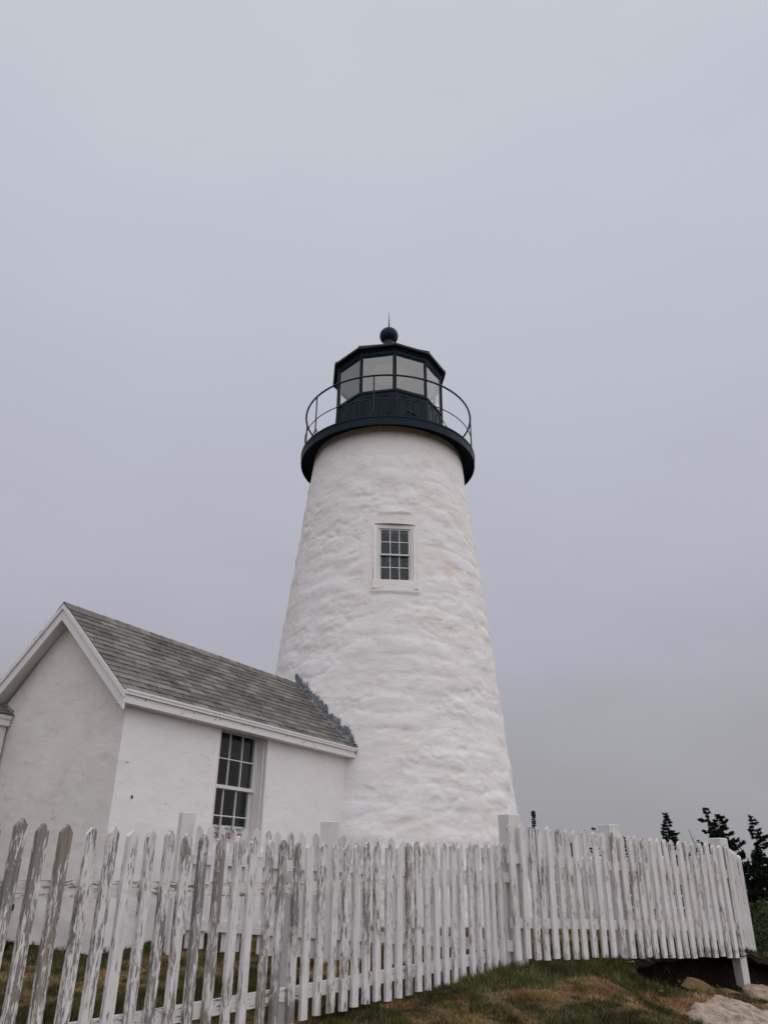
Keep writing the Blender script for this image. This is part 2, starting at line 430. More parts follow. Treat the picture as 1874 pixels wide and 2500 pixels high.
def covers(x, y):
    s = (x-B0[0])*BN[0] + (y-B0[1])*BN[1]; t = (x-B0[0])*BU[0] + (y-B0[1])*BU[1]
    n = fbm(x*1.7, y*1.7, 4, 9); n6 = fbm(x*6, y*6, 3, 14)
    lx = (x-HX0)*.5025+(y-HY0)*.8646; lw = -(x-HX0)*.8646+(y-HY0)*.5025
    wall = np.maximum(np.minimum(-lw, 9), -lx)                       # clear of the annex walls
    out_ = s > -.05 - .6*(t < 0)*np.clip(-t, 0, 1)
    front = sstep(.22, .62, s + .25*(n-.5)) * (1-.75*np.exp(-(((x-2.0)/.75)**2+((y-7.25)/.55)**2)))
    inside = sstep(.35, .85, wall + .5*(n-.5))*.92
    bias = np.where(out_, front, inside)
    n15 = fbm(x*15, y*15, 2, 18)
    dry = np.clip(sstep(.30, .66, bias*.60 + (n-.5)*.95 + (n6-.5)*.65 + (n15-.5)*.35), 0, 1)
    dry = np.maximum(dry*sstep(.0, .3, np.abs(s)+.1*(t < -.3)), .10)
    soil = sstep(1.45, 2.1, t)*sstep(-.70, -.5, s)*(1-sstep(.10, .42, s + .5*(n-.5)))
    soil = np.maximum(soil, sstep(1.3, 2.0, t)*(s > .1)*sstep(.48, .62, fbm(x*3, y*3, 3, 21))*.8)
    soil = np.maximum(soil, .8*sstep(.54, .66, fbm(x*3.2, y*4.2, 4, 33))*sstep(.3, .7, s))
    return dry, np.clip(soil, 0, 1)
LPOLY = [(2.93, 9.02), (3.35, 9.45), (3.72, 10.0), (3.98, 9.95), (4.35, 9.72), (4.9, 9.5), (5.4, 8.6), (4.4, 7.4), (3.3, 7.5), (2.95, 8.15), (3.12, 8.6)]
def lpdist(x, y):
    # signed distance to the outline of the bare rock, positive inside
    d = np.full(np.shape(x), 1e9); ins = np.zeros(np.shape(x), bool)
    for (ax_, ay_), (bx_, by_) in zip(LPOLY, LPOLY[1:]+LPOLY[:1]):
        ex, ey = bx_-ax_, by_-ay_
        q = np.clip(((x-ax_)*ex+(y-ay_)*ey)/(ex*ex+ey*ey), 0, 1)
        d = np.minimum(d, np.hypot(x-ax_-q*ex, y-ay_-q*ey))
        ins ^= ((ay_ > y) != (by_ > y)) & (x < (bx_-ax_)*(y-ay_)/(by_-ay_+1e-12)+ax_)
    return np.where(ins, d, -d) + .20*(fbm(x*4, y*4, 4, 97)-.5)
xs = np.unique(np.concatenate([np.linspace(-7, 7.5, 270), np.linspace(-40, -7, 30), np.linspace(7.5, 60, 50), [-600, -300, -150, -80, 90, 150, 300, 600]]))
ys = np.unique(np.concatenate([np.linspace(4.5, 15, 220), np.linspace(-20, 4.5, 30), np.linspace(15, 70, 60), [-500, -200, -80, -40, 90, 140, 250, 600, 1200]]))
X, Y = np.meshgrid(xs, ys); xf, yf = X.ravel(), Y.ravel()
Z = ground(xf, yf) - .13*sstep(.0, .15, lpdist(xf, yf)); dry, soil = covers(xf, yf)
nx, ny = len(xs), len(ys)
idx = np.arange(nx*ny).reshape(ny, nx)
F = np.stack([idx[:-1, :-1], idx[:-1, 1:], idx[1:, 1:], idx[1:, :-1]], -1).reshape(-1, 4)
g = obj('ground', npmesh('ground', np.stack([xf, yf, Z], 1), F, M['ground'], True, {'dry': dry, 'soil': soil}))
tag(g, kind='structure')

# turf edge overhanging the washed out hollow
def lip_top(t, s_):
    x = B0[0]+t*BU[0]+s_*BN[0]; y = B0[1]+t*BU[1]+s_*BN[1]
    return x, y, ground(x, y, True, True)
def lip_edge(t):
    e = -.02 + .16*(fbm(t*2.3, t*0+4.4, 4, 150)-.5) - .25*sstep(3.9, 4.6, t) + .30*np.clip(1.75-t, 0, .3)
    return e
tl = np.linspace(1.5, 9.0, 330); ul = np.linspace(0, 1, 26)
TL, UL = np.meshgrid(tl, ul); ED = lip_edge(TL); SLp = -1.0 + (ED+1.0)*UL
lx_, ly_, lz_ = lip_top(TL, SLp)
rag = fbm(TL*7, UL*6, 4, 155)
thk = (.05+.16*fbm(TL*2.6, UL*3, 4, 160))*(.45+.55*(1-UL**3))
ztop = lz_ + .012 - .05*UL**6 + .03*(rag-.5); zbot = lz_ - thk - .02 - .05*(rag-.5)
Vl = np.concatenate([np.stack([lx_, ly_, ztop], -1).reshape(-1, 3), np.stack([lx_+.02*(rag-.5), ly_, zbot], -1).reshape(-1, 3)])
nl, ml = len(tl), len(ul); idl = np.arange(nl*ml).reshape(ml, nl); q0 = nl*ml
Ft = np.stack([idl[:-1, :-1], idl[1:, :-1], idl[1:, 1:], idl[:-1, 1:]], -1).reshape(-1, 4)[:, ::-1]
Fb = Ft[:, ::-1]+q0
e_ = idl[-1]; Fe = np.stack([e_[:-1], e_[1:], e_[1:]+q0, e_[:-1]+q0], -1)
dl, sl_ = covers(Vl[:, 0], Vl[:, 1])
sl_ = np.concatenate([np.where(UL.ravel() > .9, .55, .0), np.ones(q0)]); dl = np.concatenate([dl[:q0]*.5, dl[q0:]])
lipo = obj('turf_edge', npmesh('turf_edge', Vl, np.concatenate([Ft, Fb, Fe]), M['ground'], True, {'dry': dl, 'soil': sl_}))
tag(lipo, kind='structure')

# ------------------------------------------------------------------ lighthouse
TX, TY = .075, 15.5
PZ = [-1, 1.0, 2.96, 5.33, 7.43, 10.0, 12]; PR = [2.87, 2.665, 2.446, 2.203, 1.965, 1.70, 1.5]
def rad(z): return np.interp(z, PZ, PR)
lh = thing('lighthouse', 'tall round whitewashed stone lighthouse tower with black iron lantern and gallery on top', 'lighthouse', (TX, TY, 0))

WA = radians(4.2)                                     # window bearing on the tower, from straight towards the camera
WZ0, WZ1, WHW = 6.47, 7.835, .412                      # opening
wr = float(rad((WZ0+WZ1)/2)); hwa = WHW/wr
th = np.concatenate([np.linspace(-pi, WA-hwa, 260)[:-1], np.linspace(WA-hwa, WA+hwa, 30), np.linspace(WA+hwa, pi, 250)[1:]])
zz = np.concatenate([np.linspace(.6, WZ0, 180)[:-1], np.linspace(WZ0, WZ1, 44), np.linspace(WZ1, 10.20, 74)[1:]])
TH, ZZ = np.meshgrid(th, zz)
def lumps(a, z):
    zw = z/.31 + .75*fbm(a*.7, z*.7, 2, 40)
    row = np.floor(zw); fz = zw-row
    aw = a/.62 + _perm[(row.astype(int)*7) % 256, 3]*9 + .6*fbm(a*1.3, z*1.3, 2, 44)
    ccol = np.floor(aw); fa = aw-ccol
    hgt = _perm[(row.astype(int)*13) % 256, ccol.astype(int) % 256]
    bul = np.clip(sin_(pi*fz), 0, 1)**.6*np.clip(sin_(pi*fa), 0, 1)**.5*(hgt-.25)*.030
    big = .05*(fbm(a*.9, z*1.4, 3, 50)-.5)
    mid = .034*(fbm(a*3.2, z*6.5, 4, 54)-.5)
    rg = fbm(a*2.2, z*4.2, 4, 60); cre = -.030*np.clip(1-np.abs(rg-.5)*14, 0, 1)*(fbm(a*1.1, z*1.6, 2, 66) > .52)
    return bul*1.05 + big*.85 + mid*.8 + cre*.5
sin_ = np.sin
D = lumps(TH*2.2+20, ZZ)
# fade at top under the gallery; flatten round the window; crease of an old lintel above it, sill crack below
da = np.abs(TH-WA)*wr; dz = np.maximum(np.maximum(WZ0-ZZ, ZZ-WZ1), 0); dd = np.hypot(np.maximum(da-WHW, 0), dz)
D = D*sstep(0.0, .35, dd)*(1-.55*sstep(8.3, 9.9, ZZ))
arch = WZ1 + .25 + .012*np.sin((TH-WA)*wr*9)
lin = (da < .36)*np.exp(-np.clip(arch+.0-ZZ, 0, 9)/.12)*(ZZ < arch)*.0
D = D + .028*sstep(.40, .30, da)*sstep(arch-.03, arch, ZZ)*np.exp(-np.clip(ZZ-arch, 0, 9)/.10)
D = D + .030*sstep(.50, .40, da)*sstep(WZ0-.13, WZ0-.115, ZZ)*(ZZ < WZ0+.001)
RR = rad(ZZ) + D
Vt = np.stack([RR*np.sin(TH), -RR*np.cos(TH), ZZ], -1).reshape(-1, 3)
nt = len(th); nzv = len(zz); idx = np.arange(nt*nzv).reshape(nzv, nt)
F = np.stack([idx[:-1, :-1], idx[:-1, 1:], idx[1:, 1:], idx[1:, :-1]], -1)
tm = (th[:-1]+th[1:])/2; zm = (zz[:-1]+zz[1:])/2
hole = ((np.abs(tm-WA) < hwa)[None, :]) & ((zm > WZ0) & (zm < WZ1))[:, None]
F = F[~hole].reshape(-1, 4)
tw = obj('tower_wall', npmesh('tower_wall', Vt, F, M['tower'], True), lh)

def window(parent, Mw, w, h, depth, rows, cols, case, reveal_in, sashw=.04, off=.045, name='window', back=.45, glass='glass'):
    """Double-hung sash window. Local x right seen from outside, y outwards, z up, origin at lower left of opening."""
    def B(mb, *a): return mb.box(*a, M=Mw)
    fr = MB()
    B(fr, 0, case, -depth-.05, -.01, 0, h); B(fr, w-case, w, -depth-.05, -.01, 0, h)
    B(fr, case, w-case, -depth-.05, -.012, h-case, h); B(fr, case, w-case, -depth-.05, -.004, 0, case*.8)
    B(fr, case, case+.018, -depth-.05, -depth*.45, case*.8, h-case); B(fr, w-case-.018, w-case, -depth-.05, -depth*.45, case*.8, h-case)
    wobj = fr.build(name, M['sash'], parent)
    x0, x1 = case+.018, w-case-.018; z0, z1 = case*.8, h-case; zm_ = (z0+z1)/2
    for top in (0, 1):
        y = -depth*.62 - (0 if top else off); a0, a1 = (zm_-.018, z1) if top else (z0, zm_+.018)
        sh = MB(); sw = sashw
        B(sh, x0, x0+sw, y-.035, y, a0, a1); B(sh, x1-sw, x1, y-.035, y, a0, a1)
        B(sh, x0+sw, x1-sw, y-.035, y-.002, a1-sw*.9, a1); B(sh, x0+sw, x1-sw, y-.035, y-.002, a0, a0+sw*(1.0 if top else 1.3))
        gx0, gx1, gz0, gz1 = x0+sw, x1-sw, a0+sw*(1.0 if top else 1.3), a1-sw*.9
        mt = .0145
        cw = (gx1-gx0)/cols; rh = (gz1-gz0)/rows
        sash = sh.build('sash', M['sash'], wobj)
        for c in range(1, cols):
            mb = MB(); B(mb, gx0+c*cw-mt/2, gx0+c*cw+mt/2, y-.03, y-.004, gz0, gz1); mb.build('muntin', M['sash'], wobj)
        for r in range(1, rows):
            mb = MB(); B(mb, gx0, gx1, y-.028, y-.006, gz0+r*rh-mt/2, gz0+r*rh+mt/2); mb.build('muntin', M['sash'], wobj)
        for c in range(cols):
            for r in range(rows):
                mb = MB(); B(mb, gx0+c*cw+mt/2, gx0+(c+1)*cw-mt/2, y-.019, y-.016, gz0+r*rh+mt/2, gz0+(r+1)*rh-mt/2)
                mb.build('pane', M[glass], wobj)
    if reveal_in:
        rv = MB(); b = -depth-.05
        B(rv, -.02, .0, b-back, b, 0, h); B(rv, w, w+.02, b-back, b, 0, h); B(rv, 0, w, b-back, b, h, h+.02); B(rv, 0, w, b-back, b, -.02, 0)
        rv.build('reveal', M['inner'], wobj)
    return wobj

lean = math.atan((PR[3]-PR[4])/(PZ[4]-PZ[3]))
Mw = (Matrix.Rotation(WA, 4, 'Z') @ Matrix.Translation((0, -float(rad(WZ0)), WZ0)) @ Matrix.Rotation(lean, 4, 'X').inverted()
      @ Matrix(((1,0,0,-WHW),(0,-1,0,0),(0,0,1,0),(0,0,0,1))))
HW = (WZ1-WZ0)/cos(lean)
# plaster reveal round the window and the frame set back in it
rv = MB()
for a in ((0, .062), (2*WHW-.062, 2*WHW)):
    rv.box(a[0], a[1], -.20, -.018, .14, HW-.05, M=Mw)
rv.box(-.06, 2*WHW+.06, -.30, -.05, HW-.05, HW+.06, M=Mw)
rv.box(-.02, 2*WHW+.02, -.30, .010, -.03, .145, M=Mw)
rv.build('window_surround', M['tower'], lh)
Mw2 = Mw @ Matrix.Translation((.062, -.035, .14))
window(lh, Mw2, 2*WHW-.124, HW-.14-.045, .06, 2, 3, .042, True, .026, .035, back=.75, glass='towerglass')

# gallery
def ring(a, r, z): return (r*sin(a), -r*cos(a), z)
DR = 1.98
mb = MB(); mb.lathe([(1.5, 10.205), (DR-.02, 10.205), (DR-.02, 10.06), (DR, 10.06), (DR, 10.235), (DR+.012, 10.235), (DR+.012, 10.27), (1.2, 10.30)], 120)
mb.build('gallery_deck', M['iron'], lh)
mb = MB()
for k in range(12):                                    # fascia plate joints
    a = radians(7+30*k)
    mb = MB(); mb.box(-.008, .008, -DR-.006, -DR+.01, 10.07, 10.23, M=Matrix.Rotation(a, 4, 'Z'))
    mb.build('plate_joint', M['iron'], lh)
RRL, ZR, ZM = 1.925, 11.32, 10.72
ra = [2*pi*k/72 for k in range(72)]
MB().tube([ring(a, RRL, ZR) for a in ra], .021, 8, True).build('handrail', M['ironblack'], lh, smooth=True)
MB().tube([ring(a, RRL, ZM) for a in ra], .011, 6, True).build('middle_rail', M['ironblack'], lh, smooth=True)
for k in range(8):
    a = radians(-9.5+46*k) if k < 7 else radians(-56)
    mb = MB(); mb.tube([ring(a, RRL, 10.24), ring(a, RRL, ZR)], .016, 6)
    po = mb.build('rail_post', M['ironblack'], lh)
    mb = MB(); mb.tube([ring(a, RRL, 10.52), ring(a, RRL-.03, 10.44), ring(a, RRL-.22, 10.29)], .011, 5)
    for da_ in (-.05, .05):
        mb.tube([ring(a, RRL, 10.46), ring(a+da_, RRL+.06, 10.24)], .009, 5)
    mb.build('rail_brace', M['ironblack'], po)
# lantern: ten sides
VA = [radians(6+36*k) for k in range(10)]
LR = 1.275
def decag(mb, prof, caps=True): return mb.lathe(prof, 10, radians(6), caps=caps)
mb = MB(); decag(mb, [(LR+.02, 10.28), (LR+.02, 10.36), (LR, 10.38), (LR, 11.36), (LR+.025, 11.37), (LR+.025, 11.42), (LR-.06, 11.42), (LR-.06, 10.3)], False)
par = mb.build('lantern_parapet', M['iron'], lh)
mb = MB(); decag(mb, [(LR-.05, 12.39), (LR, 12.39), (LR+.012, 12.41), (LR+.012, 12.47), (LR+.045, 12.50), (LR+.045, 12.53), (LR-.05, 12.53)], False)
mb.build('cornice', M['iron'], lh)
mb = MB(); decag(mb, [(LR-.02, 12.545), (LR+.10, 12.53), (LR+.125, 12.55), (LR+.125, 12.60), (LR+.10, 12.62), (.17, 13.50), (.02, 13.53)], False)
rf = mb.build('lantern_roof', M['ironblack'], lh)
mb = MB()
for a in VA:
    mb = MB(); mb.beam((ring(a, LR+.11, 12.625)), ring(a, .2, 13.49), .03, .02)
    mb.build('roof_seam', M['ironblack'], rf)
mb = MB(); mb.lathe([(.15, 13.45), (.17, 13.52), (.12, 13.57), (.135, 13.62), (.12, 13.66), (.14, 13.69)], 24); mb.build('neck', M['ironblack'], lh, smooth=True)
R_ = .232
mb = MB(); mb.lathe([(R_*sin(t), 13.875-R_*cos(t)) for t in np.linspace(.15, pi-.1, 22)], 36); mb.build('ball', M['iron'], lh, smooth=True)
mb = MB(); mb.tube([(0,0,14.09), (0,0,14.14), (0,0,14.15), (0,0,14.35), (0,0,14.64)], .035, 8, r1=.004); mb.build('lightning_rod', M['ironblack'], lh)
# glazing
for k in range(10):
    a0, a1 = VA[k], VA[(k+1) % 10]
    p0, p1 = Vector(ring(a0, LR-.02, 0)), Vector(ring(a1, LR-.02, 0))
    u = (p1-p0).normalized(); nn = Vector((u.y, -u.x, 0)); L = (p1-p0).length
    Mp = Matrix(((u.x, -nn.x, 0, p0.x), (u.y, -nn.y, 0, p0.y), (0, 0, 1, 0), (0, 0, 0, 1)))
    mb = MB(); mb.box(-.024, .024, -.022, .03, 11.42, 12.39, M=Matrix.Translation(ring(a0, LR-.02, 0)) @ Matrix.Rotation(a0, 4, 'Z'))
    mb.build('mullion', M['iron'], lh)
    lo = .10 if k == 0 else 0.0
    fr = MB(); fw = .022
    fr.box(.024, .024+fw, -.008, .02, 11.42, 12.39, M=Mp); fr.box(L-.024-fw, L-.024, -.008, .02, 11.42, 12.39, M=Mp)
    fr.box(.024+fw, L-.024-fw, -.008, .02, 12.36, 12.39, M=Mp); fr.box(.024+fw, L-.024-fw, -.008, .02, 11.42, 11.445, M=Mp)
    if k == 0: fr.box(0, L, -.045, -.01, 11.40, 11.44, M=Mp)     # the opening leaf stands proud
    fo = fr.build('pane_frame', M['iron'] if k else M['iron'], lh)
    gm = MB(); gm.box(.024+fw, L-.024-fw, .003, .007, 11.445, 12.36, M=Mp); gm.build('pane', M['lanternglass'], fo)
    bd = MB()
    for e in (.024+fw, L-.024-fw-.012): bd.box(e, e+.012, .0, .012, 11.445, 12.36, M=Mp)
    bd.build('glazing_bead', M['sash'], fo)
    # raised arches on the parapet, two per side, and panel battens
    Mq = Matrix(((u.x, nn.x, 0, p0.x), (u.y, nn.y, 0, p0.y), (0, 0, 1, 0), (0, 0, 0, 1)))
    ap = math.cos(pi/10)*.02
    for c in (L*.27, L*.73):
        ar = MB(); rr = .115
        pts = [Mq @ Vector((c-rr, ap+.0, 10.62))] + [Mq @ Vector((c-rr*cos(t), ap, 11.16+rr*sin(t))) for t in np.linspace(0, pi, 9)] + [Mq @ Vector((c+rr, ap, 10.62))]
        ar.tube(pts, .011, 4); ar.build('arch_moulding', M['iron'], par)
    bt = MB(); bt.box(.0, .035, ap-.01, ap+.012, 10.3, 11.37, M=Mq); bt.build('batten', M['iron'], par)
# little hooded vent and bracket on the parapet front
a_ = radians(-9.5)
vt = MB()
for sgn in (-1, 1):
    vt.beam(Vector(ring(a_, LR+.06, 10.83)), Vector(ring(a_+sgn*.085, LR+.05, 10.60)), .05, .022)
    vt.beam(Vector(ring(a_, LR+.06, 10.74)), Vector(ring(a_+sgn*.045, LR+.05, 10.60)), .04, .02)
vt.beam(Vector(ring(a_-.1, LR+.05, 10.61)), Vector(ring(a_+.13, LR+.05, 10.61)), .05, .02)
vt.build('vent_hood', M['ironblack'], lh)
hb = MB(); hb.box(.06, .12, -LR-.05, -LR+.02, 10.62, 10.86, M=Matrix.Rotation(a_+.05, 4, 'Z')); hb.build('vent_box', M['iron'], lh)
br = MB(); a2 = radians(22)
br.beam(Vector(ring(a2-.07, LR+.05, 10.86)), Vector(ring(a2+.09, LR+.05, 10.80)), .05, .03)
br.beam(Vector(ring(a2-.04, LR+.05, 10.78)), Vector(ring(a2+.07, LR+.07, 10.88)), .03, .025)
br.beam(Vector(ring(a2+.02, LR+.05, 10.75)), Vector(ring(a2+.02, LR+.05, 10.92)), .03, .03)
br.build('door_latch', M['ironblack'], lh)
mb = MB(); decag(mb, [(LR-.065, 10.31), (LR-.065, 11.41)], False); mb.build('added_bounce_panel', M['ceiling'], lh)  # pale panel added inside the parapet to bounce light into the lantern
# lining of the lantern roof with its round vent
mb = MB(); decag(mb, [(LR-.06, 12.41), (.46, 12.72)], False); mb.build('lantern_lining', M['ceiling'], lh)
mb = MB(); mb.lathe([(.47, 12.715), (.44, 12.70), (.38, 12.70), (.30, 12.71), (.01, 12.71)], 40, caps=False); mb.build('ceiling_ring', M['disc'], lh)
mb = MB(); decag(mb, [(.1, 10.32), (LR-.06, 10.32)], False); mb.build('lantern_floor', M['ceiling'], lh)

# ------------------------------------------------------------------ annex (work room joined to the tower)
HX, HY = -2.972, 9.071
HROT = atan2(.8646, .5025)
ax = thing('annex', 'low white plastered annex with grey shingled gable roof joined to the left of the tower', 'annex', (HX, HY, 0), HROT)
HD = np.array([cos(HROT), sin(HROT)]); HN = np.array([-sin(HROT), cos(HROT)])
def hw(t, w): return HX + t*HD[0] + w*HN[0], HY + t*HD[1] + w*HN[1]
WID, EAVE, RIDGE = 2.412, 3.40, 4.64          # wall width, wall top, underside ridge
SL = (RIDGE-EAVE-.03)/(WID/2)
# side wall with window opening
T0, T1, Z0, Z1 = 1.66, 2.68, 1.90, 3.49
LEN = 5.6
ts = np.concatenate([np.linspace(0, T0, 45)[:-1], np.linspace(T0, T1, 28), np.linspace(T1, LEN, 75)[1:]])
zs = np.concatenate([np.linspace(.55, Z0, 36)[:-1], np.linspace(Z0, Z1, 40), [3.52]])
TS, ZS = np.meshgrid(ts, zs)
dp = .020*(fbm(TS*1.3+5, ZS*1.3, 3, 70)-.5) + .010*(fbm(TS*6, ZS*7, 3, 73)-.5)
low = sstep(1.6, 1.0, ZS); dp = dp + .03*low*(fbm(TS*3, ZS*4, 3, 75)-.3)
dpf = np.clip(np.minimum(TS/.02, 1), 0, 1)
Vw = np.stack([TS, -dp*dpf, ZS], -1).reshape(-1, 3)
idx = np.arange(len(ts)*len(zs)).reshape(len(zs), len(ts))
F = np.stack([idx[:-1, :-1], idx[:-1, 1:], idx[1:, 1:], idx[1:, :-1]], -1)
tm = (ts[:-1]+ts[1:])/2; zm = (zs[:-1]+zs[1:])/2
hole = ((tm > T0) & (tm < T1))[None, :] & ((zm > Z0) & (zm < Z1))[:, None]
F = F[~hole].reshape(-1, 4)
obj('side_wall', npmesh('side_wall', Vw, F, M['wall']), ax)
# gable wall
wsx = np.linspace(0, WID, 61); us = np.linspace(0, 1, 70)
WS, US = np.meshgrid(wsx, us)
top = EAVE + .03 + SL*(WID/2-np.abs(WS-WID/2))
ZG = .55 + (top-.55)*US
dg = .026*(fbm(WS*1.2+9, ZG*1.2, 3, 80)-.5) + .012*(fbm(WS*6, ZG*6, 3, 83)-.5) + .05*sstep(1.75, 1.2, ZG)*(fbm(WS*3, ZG*4, 3, 86)-.35)
dg = dg*np.clip(WS/.03, 0, 1)
Vg = np.stack([-dg, WS, ZG], -1).reshape(-1, 3)
idx = np.arange(WS.size).reshape(WS.shape)
F = np.stack([idx[:-1, :-1], idx[1:, :-1], idx[1:, 1:], idx[:-1, 1:]], -1).reshape(-1, 4)
obj('gable_wall', npmesh('gable_wall', Vg, F, M['gable']), ax)
mb = MB(); mb.box(0.02, LEN+.3, WID-.3, WID, .55, EAVE+.1); mb.build('rear_wall', M['wall'], ax)
# thickness of the walls inside
mb = MB(); mb.box(.03, T0-.005, .03, .35, .55, 3.38); mb.box(T1+.005, LEN, .03, .35, .55, 3.38); mb.box(T0-.005, T1+.005, .16, .35, .55, Z0-.03)
mb.box(.02, .3, .36, WID-.31, .55, 3.38)
mb.build('inner_wall', M['dark'], ax)
# window, set back in the side wall
Mh = Matrix.Translation((T0, 0, Z0)) @ Matrix(((1,0,0,0),(0,-1,0,0),(0,0,1,0),(0,0,0,1)))
Mh2 = Mh @ Matrix.Translation((0.0, -.07, .0))
window(ax, Mh2, T1-T0, Z1-Z0-.012, .10, 2, 3, .055, True, .045, .045, back=.30)
for jb in ((0, .012, -.075, .008), (T1-T0-.012, T1-T0+.012, -.075, .006), (T1-T0-.05, T1-T0-.03, -.09, -.03)):
    mb = MB(); mb.box(*jb, 0, Z1-Z0-.02, M=Mh); mb.build('jamb', M['trim'], ax)
mb = MB(); mb.box(-.03, T1-T0+.05, -.12, .055, -.06, .012, M=Mh); mb.build('window_sill', M['trim'], ax)
# roof deck
RW = -.13                                            # eave edge (w)
SEAVE, SRIDGE = 3.535, 4.765                          # top of the deck at eave edge and ridge
slope = math.atan((SRIDGE-SEAVE)/(WID/2-RW)); SLEN = (WID/2-RW)/cos(slope)
RX0 = -.19
dk = MB()
for sgn in (0, 1):
    f = (lambda w: w) if sgn == 0 else (lambda w: WID-w)
    vs = []
    for t in (RX0+.03, LEN-.35 if sgn == 0 else LEN+.2):
        vs += [(t, f(RW), SEAVE), (t, WID/2, SRIDGE), (t, WID/2, SRIDGE-.05), (t, f(RW+.04), SEAVE-.03)]
    dk.add(vs, [(0,1,2,3), (7,6,5,4), (0,4,5,1), (1,5,6,2), (2,6,7,3), (3,7,4,0)])
roof = dk.build('roof', M['trim'], ax)
# shingles of the visible slope
def slope_pt(s, t, h=0.0, far=False):                 # s up the slope from the eave
    w = RW + s*cos(slope) - h*sin(slope); z = SEAVE + s*sin(slope) + h*cos(slope)
    return (t, w if not far else WID-w, z)
NROW = 15; EXP = (SLEN-.02)/NROW; TAB = .300
def tower_gap(t, w, z):
    x, y = hw(t, w); return math.hypot(x-TX, y-TY) - float(rad(z))
def t_hit(s):
    lo, hi = 1.0, LEN+1.2
    for _ in range(40):
        m = (lo+hi)/2; p = slope_pt(s, m)
        if tower_gap(*p) > 0: lo = m
        else: hi = m
    return lo
meshes = {}
def shingle_mesh(w, wid):
    key = (round(w, 3), wid)
    if key not in meshes:
        r = random.Random(str(key)); mb = MB(); g_ = .006
        e = [r.uniform(-.004, .004) for _ in range(4)]
        vs = [(g_, -.010+e[0], .016), (w/2, -.010+e[1], .017+r.uniform(-.001, .005)), (w-g_, -.010+e[2], .016), (w-g_, EXP+.06, .0), (g_, EXP+.06, .0),
              (g_, -.010+e[0], .0), (w/2, -.010+e[1], .0), (w-g_, -.010+e[2], .0), (w-g_, EXP+.06, -.008), (g_, EXP+.06, -.008)]
        mb.add(vs, [(0,1,3,4), (1,2,3), (5,6,1,0), (6,7,2,1), (7,8,3,2), (9,5,0,4)])
        meshes[key] = mb.mesh('shingle', M['shingle'])
    return meshes[key]
ns = 0
for r_ in range(NROW):
    s0 = .0 + r_*EXP
    t = RX0 - .012; first = TAB*((r_*.5 + .13*(r_ % 3)) % 1)
    tend = t_hit(s0+EXP*.3) + .02
    w = first if first > .05 else TAB
    while t < tend:
        w = min(w, tend-t)
        if w < .03: break
        ww = round(w, 2) if w != TAB else TAB
        me = shingle_mesh(ww, random.randint(0, 4))
        o = obj('shingle', me, roof, slope_pt(s0, t, .003), (slope + random.uniform(-.012, .012) + .012, 0, random.uniform(-.006, .006)))
        ns += 1
        t += w; w = TAB
# far slope: joined
fs = MB()
for r_ in range(NROW):
    s0 = r_*EXP
    vs = [slope_pt(s0-.01, RX0-.012-random.uniform(0, .015), .013, True), slope_pt(s0-.01, LEN-1, .013, True), slope_pt(s0+EXP+.02, LEN-1, .003, True), slope_pt(s0+EXP+.02, RX0-.012, .003, True),
          slope_pt(s0-.01, RX0-.012, .0, True), slope_pt(s0-.01, LEN-1, .0, True), slope_pt(s0+EXP, LEN-1, -.01, True), slope_pt(s0+EXP, RX0-.012, -.01, True)]
    fs.add(vs, [(0,1,2,3)[::-1], (0,3,7,4), (0,4,5,1)])
tag(fs.build('far_shingles', M['shingle'], roof), kind='stuff')
# ridge caps
t = RX0-.02; i = 0
cap = MB(); c_ = .13
cap.add([(0, -c_*cos(slope), -c_*sin(slope)), (0, 0, .012), (0, c_*cos(slope), -c_*sin(slope)), (.30, -c_*cos(slope), -c_*sin(slope)-.008), (.30, 0, .002), (.30, c_*cos(slope), -c_*sin(slope)-.008),
         (0, -c_*cos(slope), -c_*sin(slope)-.014), (0, 0, -.004), (0, c_*cos(slope), -c_*sin(slope)-.014)],
        [(0,3,4,1), (1,4,5,2), (6,0,1,7), (7,1,2,8)])
capm = cap.mesh('ridge_shingle', M['shingle'])
while t < 4.55:
    obj('ridge_shingle', capm, roof, (t, WID/2, SRIDGE+.020+random.uniform(-.003, .003)), (0, 0, random.uniform(-.012, .012)))
    t += .215
# fascia, crown and soffit
fb = MB(); fb.box(RX0+.01, 4.95, RW-.025, RW+.0, 3.385, 3.50); fb.build('fascia_board', M['trim'], ax)
cb = MB(); cb.box(RX0, 5.0, RW-.052, RW-.026, 3.480, 3.532); cb.box(RX0, 5.02, RW-.062, RW-.053, 3.513, 3.537); cb.build('crown_moulding', M['trim'], ax)
sf = MB(); sf.box(RX0+.02, 4.9, RW+.001, .005, 3.385, 3.402); sf.build('soffit', M['trim'], ax)
# rake boards on the gable
for far in (0, 1):
    f = (lambda w: w) if not far else (lambda w: WID-w)
    def rk(d0, d1, x0, x1, nm, m_, wb):
        v = []
        for x in (x0, x1):
            for w, dz_ in ((wb, d0), (WID/2, d0), (WID/2, d1), (wb, d1)):
                zt = SEAVE + (w-RW)*math.tan(slope)
                v.append((x, f(w), zt+dz_))
        q = MB(); q.add(v, [(0,1,2,3), (7,6,5,4), (0,4,5,1), (1,5,6,2), (2,6,7,3), (3,7,4,0)]); return q.build(nm, m_, ax)
    rk(-.205, -.065, RX0, RX0+.028, 'rake_board', M['trim'], RW-.02)
    rk(-.062, .002, RX0-.022, RX0+.024, 'rake_moulding', M['trim'], RW-.03)
    rk(-.135, -.118, RX0+.03, .035, 'rake_soffit', M['trim'], RW+.02)
